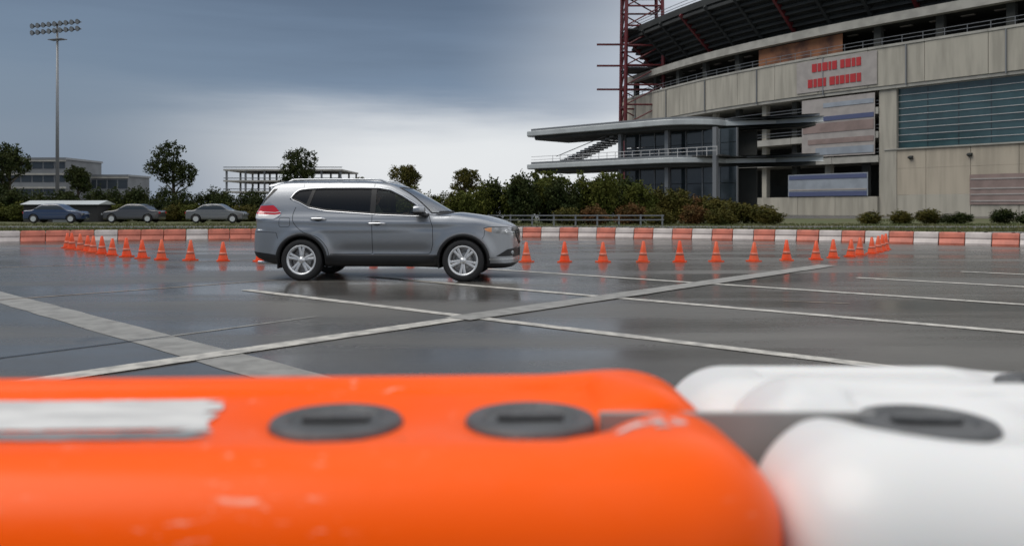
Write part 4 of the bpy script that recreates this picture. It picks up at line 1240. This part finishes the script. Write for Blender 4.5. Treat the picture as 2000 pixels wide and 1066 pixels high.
        if back.any(): sdf_object('mirror_glass', Vm, Fm[back], mf, M['chrome'], mo)
        MB().tube([(mu + .02, s * .985, mz - .05), (mu + .10, s * .90, mz - .075), (mu + .13, s * .82, mz - .07)], [.032, .028, .035], 8).build('mirror_arm', M['black'], mo, True)
        # roof rail
        us = np.linspace(-.36, 1.42, 26); q = march(car_f, np.stack([us, np.full(26, s * .585), np.full(26, 1.9)], 1), np.tile((0, 0, -1.), (26, 1)), .6)
        lift = .042 * np.minimum(1, np.minimum(us + .36, 1.42 - us) / .14); q[:, 2] += lift
        MB().tube(q, [.017] * 26, 8).build('roof_rail', M['satin'], root, True)
        for uu in (-.27, .55, 1.32):
            k = int(np.argmin(np.abs(us - uu))); MB().box(us[k] - .05, us[k] + .05, s * .585 - .012, s * .585 + .012, q[k, 2] - .05, q[k, 2] - .005).build('rail_foot', M['satin'], root)
        # tail lamp, wraps round the corner
        ax = (-.36, .42); ph = np.radians(np.linspace(0, 86, 34)); dg = np.degrees(ph)
        hi = np.interp(dg, [0, 12, 20, 45, 86], [1.115, 1.21, 1.255, 1.245, 1.20]); lo = np.interp(dg, [0, 7, 14, 40, 60, 86], [1.11, 1.06, 1.03, 1.03, 1.07, 1.10])
        mid = np.interp(dg, [0, 14, 86], [1.112, 1.095, 1.125])
        tl = column_grid(lambda p, zq: radial_pts(ax, p, zq, .006, s, -1), ph, mid, hi, 6).build('tail_light', M['redlens'], root, True)
        column_grid(lambda p, zq: radial_pts(ax, p, zq, .006, s, -1), ph, lo, mid - .002, 5).build('reversing_lens', M['whitelens'], tl, True)
        for o_, w_, m_ in ((hi + .006, .012, 'chrome'), (lo - .006, .012, 'chrome'), (mid + .035, .009, 'whitelens')):
            oo = .007 if m_ == 'chrome' else .0085
            column_grid(lambda p, zq: radial_pts(ax, p, zq, oo, s, -1), ph, np.minimum(o_ - w_ / 2, hi + .02), o_ + w_ / 2, 1).build('lens_trim', M[m_], tl, True)
        # headlamp
        ax = (3.04, .30); ph = np.radians(np.linspace(0, 63, 30)); dg = np.degrees(ph)
        hi = np.interp(dg, [0, 8, 20, 45, 63], [.872, .893, .895, .885, .855]); lo = np.interp(dg, [0, 6, 18, 35, 50, 63], [.866, .83, .80, .78, .755, .75])
        hl = column_grid(lambda p, zq: radial_pts(ax, p, zq, .006, s, 1), ph, lo, hi, 6).build('headlight', M['lamp'], root, True)
        k0, k1 = 1, 7
        column_grid(lambda p, zq: radial_pts(ax, p, zq, .0085, s, 1), ph[k0:k1], np.maximum(lo, .815)[k0:k1], (hi - .006)[k0:k1], 3).build('indicator', M['amber'], hl, True)
        column_grid(lambda p, zq: radial_pts(ax, p, zq, .008, s, 1), ph[14:], (lo + .050)[14:], (lo + .062)[14:], 1).build('lens_trim', M['whitelens'], hl, True)
        for pc, zc_ in ((38, .825),):
            c = radial_pts(ax, [math.radians(pc)], [zc_], .004, s, 1)[0]; D = Vector((math.sin(math.radians(pc)), s * math.cos(math.radians(pc)), 0))
            MB().lathe([(.024, 0), (.027, .006), (.020, .008), (.010, .004)], 16, Matrix.Translation(c) @ D.to_track_quat('Z', 'Y').to_matrix().to_4x4()).build('projector', M['chrome'], hl, True)
        column_grid(lambda p, zq: radial_pts(ax, p, zq, .005, s, 1), ph, hi, hi + .010, 1).build('lens_trim', M['seam'], hl, True)
        ph = np.radians(np.linspace(4, 88, 26)); dg = np.degrees(ph)
        column_grid(lambda p, zq: radial_pts((-.40, .42), p, zq, .006, s, -1), ph, np.interp(dg, [4, 40, 88], [.285, .37, .41]), np.interp(dg, [4, 40, 88], [.43, .475, .49]), 4).build('lower_bumper', M['black'], root, True)
        # lower air intake with lamp, blade
        ph = np.radians(np.linspace(22, 72, 18)); dg = np.degrees(ph)
        it = column_grid(lambda p, zq: radial_pts((3.0, .25), p, zq, .005, s, 1), ph, .415 + 0 * ph, np.interp(dg, [22, 40, 72], [.42, .53, .56]), 3).build('intake', M['black'], root, True)
        c = radial_pts((3.0, .25), [R(50)], [.47], .008, s, 1)[0]; D = Vector((math.sin(R(50)), s * math.cos(R(50)), 0))
        MB().lathe([(.030, 0), (.036, .008), (.022, .010)], 18, Matrix.Translation(c) @ D.to_track_quat('Z', 'Y').to_matrix().to_4x4()).build('fog_lamp', M['lamp'], it, True)
        ph = np.radians(np.linspace(12, 88, 24))
        column_grid(lambda p, zq: radial_pts((3.0, .25), p, zq, .010, s, 1), ph, .360 + 0 * ph, .385 + 0 * ph, 2).build('bumper_blade', M['satin'], root, True)

    # grille, its bright frame, number plate, tailgate details
    def front_pts(yq, zq, off=0., d=1):
        n = len(yq); q = march(car_f, np.stack([np.full(n, 3.8 if d > 0 else -1.2), yq, zq], 1), np.tile((-d, 0, 0.), (n, 1)), 1.0)
        g = grad(car_f, q); g /= np.linalg.norm(g, axis=1)[:, None]; return q + g * off
    ys = np.linspace(-.47, .47, 26)
    lo = np.interp(np.abs(ys), [0, .2, .47], [.60, .60, .745]); hi = np.interp(np.abs(ys), [0, .47], [.85, .835])
    gr = column_grid(lambda p, zq: front_pts(p, zq, .006), ys, lo, hi, 6).build('grille', M['black'], root, True)
    for zf in (.25, .5, .75): column_grid(lambda p, zq: front_pts(p, zq, .014), ys, lo + (hi - lo) * zf - .006, lo + (hi - lo) * zf + .006, 1).build('grille_bar', M['satin'], gr, True)
    yv = np.linspace(-.33, .33, 25); zv = np.interp(np.abs(yv), [0, .12, .33], [.635, .64, .845])
    column_grid(lambda p, zq: front_pts(p, zq, .022), yv, zv - .016, zv + .016, 2).build('grille_frame', M['chrome'], gr, True)
    column_grid(lambda p, zq: front_pts(p, zq, .006), np.linspace(-.62, .62, 26), np.full(26, .40), np.full(26, .53), 3).build('intake', M['black'], root, True)
    c = front_pts(np.array([0.]), np.array([.47]), .02)[0]; MB().box(c[0] - .005, c[0] + .006, -.155, .155, .40, .54).build('number_plate', M['bannerwhite'], root)
    c = front_pts(np.array([0.]), np.array([.94]), .012, -1)[0]; MB().box(c[0] - .006, c[0] + .004, -.155, .155, .88, 1.02).build('number_plate', M['bannerwhite'], root)
    column_grid(lambda p, zq: front_pts(p, zq, .012, -1), np.linspace(-.5, .5, 20), np.full(20, 1.06), np.full(20, 1.09), 1).build('tailgate_bar', M['chrome'], root, True)
    # windscreen and tailgate glass, with dark border band
    def quad(zb, zt, wf, us, D, off, n=22, inner=1., curve=lambda q: 0.):
        P = np.zeros((12, n, 3)); vv = np.linspace(0, 1, 12)
        for i in range(12):
            zq = zb + (zt - zb) * vv[i]; w = wf(zq) * inner; yq = np.linspace(-w, w, n); uq = us[0] + (us[1] - us[0]) * vv[i]
            d = np.tile(D, (n, 1)); d /= np.linalg.norm(d, axis=1)[:, None]
            p = np.stack([uq - curve(zq) * yq ** 2, yq, np.full(n, zq)], 1) - d * .35; q = march(car_f, p, d, .9, .008); g = grad(car_f, q); g /= np.linalg.norm(g, axis=1)[:, None]; P[i] = q + g * off
        return P
    Pw = quad(1.135, 1.545, lambda q: ws_w(q), (2.41, 1.66), (-.47, 0, -.88), .002, 30, 1., ws_c)
    MB().grid(Pw).build('windscreen', M['windscreen'], root, True)
    bord = np.concatenate([Pw[:, 0], Pw[-1, 1:-1], Pw[::-1, -1], Pw[0, 1:-1][::-1]])
    MB().tube(np.concatenate([bord, bord[:1]]) + (.0, 0, .0), .012, 6, False).build('windscreen_seal', M['black'], root, True)
    Pr = quad(1.205, 1.55, lambda q: rw_w(q) + .015, (-.87, -.65), (.8, 0, -.5), .002)
    MB().grid(Pr).build('rear_window', M['privacy'], root, True)
    bord = np.concatenate([Pr[:, 0], Pr[-1, 1:-1], Pr[::-1, -1], Pr[0, 1:-1][::-1]])
    MB().tube(np.concatenate([bord, bord[:1]]), .014, 6, False).build('rear_window_seal', M['black'], root, True)
    # cowl panel and wipers
    yq = np.linspace(-.74, .74, 24); rows = []
    for d in (0, .035, .07):
        p = np.stack([2.43 - .36 * yq ** 2 + d, yq, np.full(24, 1.5)], 1); q = march(car_f, p, np.tile((0, 0, -1.), (24, 1)), .9, .008); rows.append(q + (0, 0, .004))
    MB().grid(np.stack(rows)).build('cowl', M['black'], root, True)
    for y0 in (-.05, .50): MB().tube([(2.43 - .3 * y0 ** 2, y0, 1.145), (2.40 - .34 * (y0 - .25) ** 2, y0 - .25, 1.155), (2.40 - .36 * (y0 - .55) ** 2, y0 - .55, 1.15)], .008, 5).build('wiper', M['black'], root)
    # gloss-black sides of the tailgate glass, spoiler, aerial
    for s in (-1, 1):
        zq = np.linspace(1.25, 1.53, 9); rows = []
        for k in (0, .5, 1):
            uu = np.interp(zq, [1.25, 1.53], [-.76, -.56]) + (.0 + .11 * k) * np.interp(zq, [1.25, 1.53], [.55, 1]); rows.append(side_pts(uu - .02, zq, .004, s))
        MB().grid(np.stack(rows)).build('quarter_finisher', M['black'], root, True)
    sec = [(-.715, 1.588), (-.58, 1.566), (-.46, 1.60), (-.42, 1.664), (-.54, 1.652), (-.68, 1.612)]; st = [(-.60, .10, -.03), (-.56, .02, -.012), (-.4, 0, 0), (0, -.03, .006), (.4, 0, 0), (.56, .02, -.012), (.60, .10, -.03)]
    k = len(sec); vs = [(x + du * (1 if x < -.5 else .3), yy, zq + dz_) for yy, du, dz_ in st for x, zq in sec]
    sp_ = MB().add(vs, [(i * k + j, i * k + (j + 1) % k, (i + 1) * k + (j + 1) % k, (i + 1) * k + j) for i in range(len(st) - 1) for j in range(k)] + [tuple(range(k)), tuple((len(st) - 1) * k + j for j in range(k))]).build('spoiler', M['carpaint'], root, True)
    md = sp_.modifiers.new('bevel', 'BEVEL'); md.width = .008; md.segments = 2; md.limit_method = 'ANGLE'
    MB().box(-.725, -.715, -.16, .16, 1.575, 1.592).build('brake_light', M['redlens'], sp_)
    MB().tube([(-.23, 0, 1.675), (-.27, 0, 1.72), (-.36, 0, 1.86)], [.022, .006, .004], 8).build('aerial', M['black'], root)
    # exhaust, mud flaps
    MB().tube([(-.55, -.45, .27), (-.90, -.45, .275)], .03, 10).build('exhaust', M['satin'], root)
    for s in (-1, 1):
        MB().box(-.425, -.405, s * .66, s * .86, .20, .36).build('mud_flap', M['black'], root); MB().box(2.285, 2.305, s * .66, s * .86, .215, .33).build('mud_flap', M['black'], root)
    # wheels
    def wheel(u0, s, ang):
        w = empty('wheel', (u0, s * .80, TR - .003)); w.parent = root; w.rotation_euler = (R(90) if s < 0 else R(-90), 0, 0)
        # local +Z points outwards
        tp = [(.235, -.105), (.262, -.112), (.300, -.114), (.330, -.106), (.3455, -.085), (.348, -.05), (.348, .05), (.3455, .085), (.330, .106), (.300, .114), (.262, .112), (.240, .104), (.228, .06), (.228, -.06)]
        MB().lathe(tp, 64, None, True).build('tyre', M['tyre'], w, True)
        for q in (-.045, 0, .045): MB().lathe([(.3482, q - .006), (.3488, q - .004), (.3488, q + .004), (.3482, q + .006)], 48, None, True).build('tread_rib', M['tyre'], w)
        MB().lathe([(.222, -.10), (.236, -.10), (.236, .098), (.250, .106), (.247, .112), (.232, .110), (.214, .094), (.208, .03), (.206, -.09)], 56, None, True).build('rim', M['alloy'], w, True)
        MB().lathe([(.05, .0), (.150, .0), (.152, .008), (.152, .014), (.05, .014)], 40).build('brake_disc', M['disc'], w, True)
        MB().lathe([(.06, -.07), (.20, -.07), (.20, -.06), (.06, -.06)], 24).build('back_plate', M['disc'], w)
        sp = MB()
        for k in range(5):
            for d in (-.16, .16):
                m = Matrix.Rotation(ang + k * 2 * math.pi / 5 + d, 4, 'Z')
                pr = [(.035, .024, .088, .060), (.09, .026, .092, .066), (.15, .026, .090, .066), (.226, .030, .100, .070)]
                vs = []
                for r_, hw, zt_, zb_ in pr: vs += [m @ Vector(q) for q in ((r_, -hw, zb_), (r_, -hw * .7, zt_), (r_, hw * .7, zt_), (r_, hw, zb_))]
                sp2 = MB().add(vs, [(i * 4 + j, i * 4 + (j + 1) % 4, (i + 1) * 4 + (j + 1) % 4, (i + 1) * 4 + j) for i in range(3) for j in range(4)] + [(3, 2, 1, 0), (12, 13, 14, 15)])
                sp2.build('spoke', M['alloy'], w, True, bevel=.004)
        MB().lathe([(.060, .055), (.058, .090), (.050, .096), (.032, .097), (.031, .101), (.012, .103)], 28).build('hub_cap', M['alloy'], w, True)
        for k in range(5):
            a_ = ang + (k + .5) * 2 * math.pi / 5; MB().lathe([(.009, .07), (.009, .094), (.006, .097)], 8, Matrix.Translation((.046 * math.cos(a_), .046 * math.sin(a_), 0))).build('lug_nut', M['disc'], w)
    for u0, s, a_ in ((0, -1, .3), (WB, -1, .9), (0, 1, .1), (WB, 1, .5)): wheel(u0, s, a_)
    MB().tube([(0, -.7, .33), (0, .7, .33)], .04, 8).build('axle', M['black'], root); MB().tube([(WB, -.7, .33), (WB, .7, .33)], .04, 8).build('axle', M['black'], root)
    # cabin: floor, seats, dash, steering wheel
    MB().box(-.85, 2.3, -.70, .70, .40, .44).build('cabin_floor', M['interior'], root)
    def seat(u0, y0, w):
        b = MB().box(u0 - .26, u0 + .26, y0 - w, y0 + w, .44, .70).build('seat', M['seatcloth'], root, bevel=.05)
        MB().box(-.07, .07, -w, w, 0, .62, Matrix.Translation((u0 - .25, y0, .66)) @ Matrix.Rotation(R(-18), 4, 'Y')).build('backrest', M['seatcloth'], b, bevel=.05)
        for yy in ([y0] if w < .4 else [y0 - .4, y0 + .4]):
            MB().box(-.045, .045, -.13, .13, .64, .83, Matrix.Translation((u0 - .25, yy, .66)) @ Matrix.Rotation(R(-16), 4, 'Y')).build('headrest', M['seatcloth'], b, bevel=.04)
    seat(1.10, -.37, .25); seat(1.10, .37, .25); seat(.22, 0, .62)
    MB().add([(1.66, -.68, .60), (1.66, .68, .60), (1.70, .68, 1.04), (1.70, -.68, 1.04), (2.28, .68, 1.07), (2.28, -.68, 1.07), (2.28, .68, .6), (2.28, -.68, .6)], [(0, 1, 2, 3), (3, 2, 4, 5), (5, 4, 6, 7), (0, 3, 5, 7), (1, 6, 4, 2), (0, 7, 6, 1)]).build('dashboard', M['interior'], root, bevel=.03)
    Mt = Matrix.Translation((1.56, .37, 1.02)) @ Matrix.Rotation(R(-64), 4, 'Y')
    ringp = [(.185 + .016 * math.cos(t_), .016 * math.sin(t_)) for t_ in np.linspace(0, 2 * math.pi, 9)[:-1]]
    sw = MB().lathe(ringp, 32, Mt, True).build('steering_wheel', M['black'], root, True)
    MB().box(-.16, .16, -.015, .015, -.01, .005, Mt).build('spoke', M['black'], sw); MB().lathe([(.06, -.02), (.055, .012)], 16, Mt).build('hub', M['black'], sw)
    MB().tube([Mt @ Vector((0, 0, -.01)), Mt @ Vector((0, 0, -.25))], .03, 8).build('column', M['black'], sw)
    tag(root, 'grey metallic SUV with silver wheels driving across the wet lot', 'car')
    return root


SUV = suv()


# ================================================================== THE DRIVER
def driver():
    """seated behind the wheel on the far side; one skinned figure in car coordinates"""
    y0 = .37
    Vx, Rr, Ed = [], [], []
    def v(p, r, prev=None):
        Vx.append(p); Rr.append(r if isinstance(r, tuple) else (r, r)); i = len(Vx) - 1
        if prev is not None: Ed.append((prev, i))
        return i
    pel = v((1.00, y0, .80), (.15, .12)); ab = v((.97, y0, .93), (.145, .11), pel); ch = v((.94, y0, 1.10), (.16, .115), ab); sh = v((.925, y0, 1.21), (.12, .09), ch)
    nk = v((.94, y0, 1.275), .052, sh); jaw = v((.965, y0, 1.335), (.062, .070), nk); hd = v((.955, y0, 1.40), (.075, .092), jaw); tp = v((.95, y0, 1.46), (.062, .075), hd)
    v((1.065, y0, 1.385), .014, v((1.03, y0, 1.39), .024, hd))                  # nose
    for s in (-1, 1):
        v((.945, y0 + s * .095, 1.39), .014, hd)                                # ear
        s1 = v((.93, y0 + s * .17, 1.18), .062, sh); el = v((1.12, y0 + s * .25, .98), .045, s1); wr = v((1.40, y0 + s * .185, 1.045), .030, el); pm = v((1.475, y0 + s * .175, 1.075), (.034, .022), wr)
        for k in range(4):
            a = (k - 1.5) * .022; L_ = (.042, .05, .048, .036)[k]
            f1 = v((1.512, y0 + s * (.165 + .0 * k), 1.090 + a), .0095, pm); f2 = v((1.548, y0 + s * .182, 1.082 + a + .01), .009, f1); v((1.552, y0 + s * .205, 1.072 + a), .0075, f2)
        t1 = v((1.495, y0 + s * .140, 1.095), .011, pm); v((1.525, y0 + s * .135, 1.118), .009, t1)
        hp = v((1.04, y0 + s * .10, .77), .085, pel); kn = v((1.42, y0 + s * .14, .80), .062, hp); an = v((1.66, y0 + s * .12, .50), .042, kn); v((1.80, y0 + s * .12, .475), .034, an)
    me = bpy.data.meshes.new('person'); me.from_pydata(Vx, Ed, [])
    o = bpy.data.objects.new('person', me); COL.objects.link(o)
    sk = o.modifiers.new('skin', 'SKIN'); sk.use_smooth_shade = True
    for i, sv in enumerate(me.skin_vertices[0].data): sv.radius = Rr[i]; sv.use_root = (i == 0)
    sb = o.modifiers.new('sub', 'SUBSURF'); sb.levels = sb.render_levels = 2
    bpy.context.view_layer.update(); dg = bpy.context.evaluated_depsgraph_get()
    m2 = bpy.data.meshes.new_from_object(o.evaluated_get(dg)); o.modifiers.clear(); o.data = m2; m2.name = 'person'
    for k in ('skin', 'shirt', 'trousers'): m2.materials.append(M[k])
    for p in m2.polygons:
        c = p.center; p.use_smooth = True
        p.material_index = 0 if (c.z > 1.265 or (c.x > 1.39 and c.z > .95)) else (2 if c.z < .86 and c.x > .9 else 1)
    rot = Matrix.Rotation(YAW, 4, 'Z'); o.matrix_world = Matrix.Translation((CAR.x, CAR.y, 0)) @ rot
    tag(o, 'driver in an olive shirt behind the wheel of the grey SUV', 'person')
    def hf(x, y, z):
        d = np.sqrt(((x - .945) / .098) ** 2 + ((y - y0) / .088) ** 2 + ((z - 1.415) / .105) ** 2) - 1
        return np.maximum(d * .09, np.maximum(.06 + (x - .955) * 1.0 - (z - 1.37) * 1.1, 1.33 - z))
    V, F_ = surface_nets(hf, (.8, .22, 1.28), (1.1, .52, 1.56), .015, 2)
    h = sdf_object('hair', V, F_, hf, M['hair'], o)
    for s in (-1, 1):
        MB().lathe([(.002, -.011), (.008, -.007), (.011, 0), (.008, .007), (.002, .011)], 10, Matrix.Translation((1.026, y0 + s * .032, 1.412))).build('eye', M['eye'], o, True)
    MB().tube([(1.030, y0 - .024, 1.348), (1.038, y0, 1.346), (1.030, y0 + .024, 1.348)], [.004, .006, .004], 6).build('mouth', M['hair'], o)


driver()
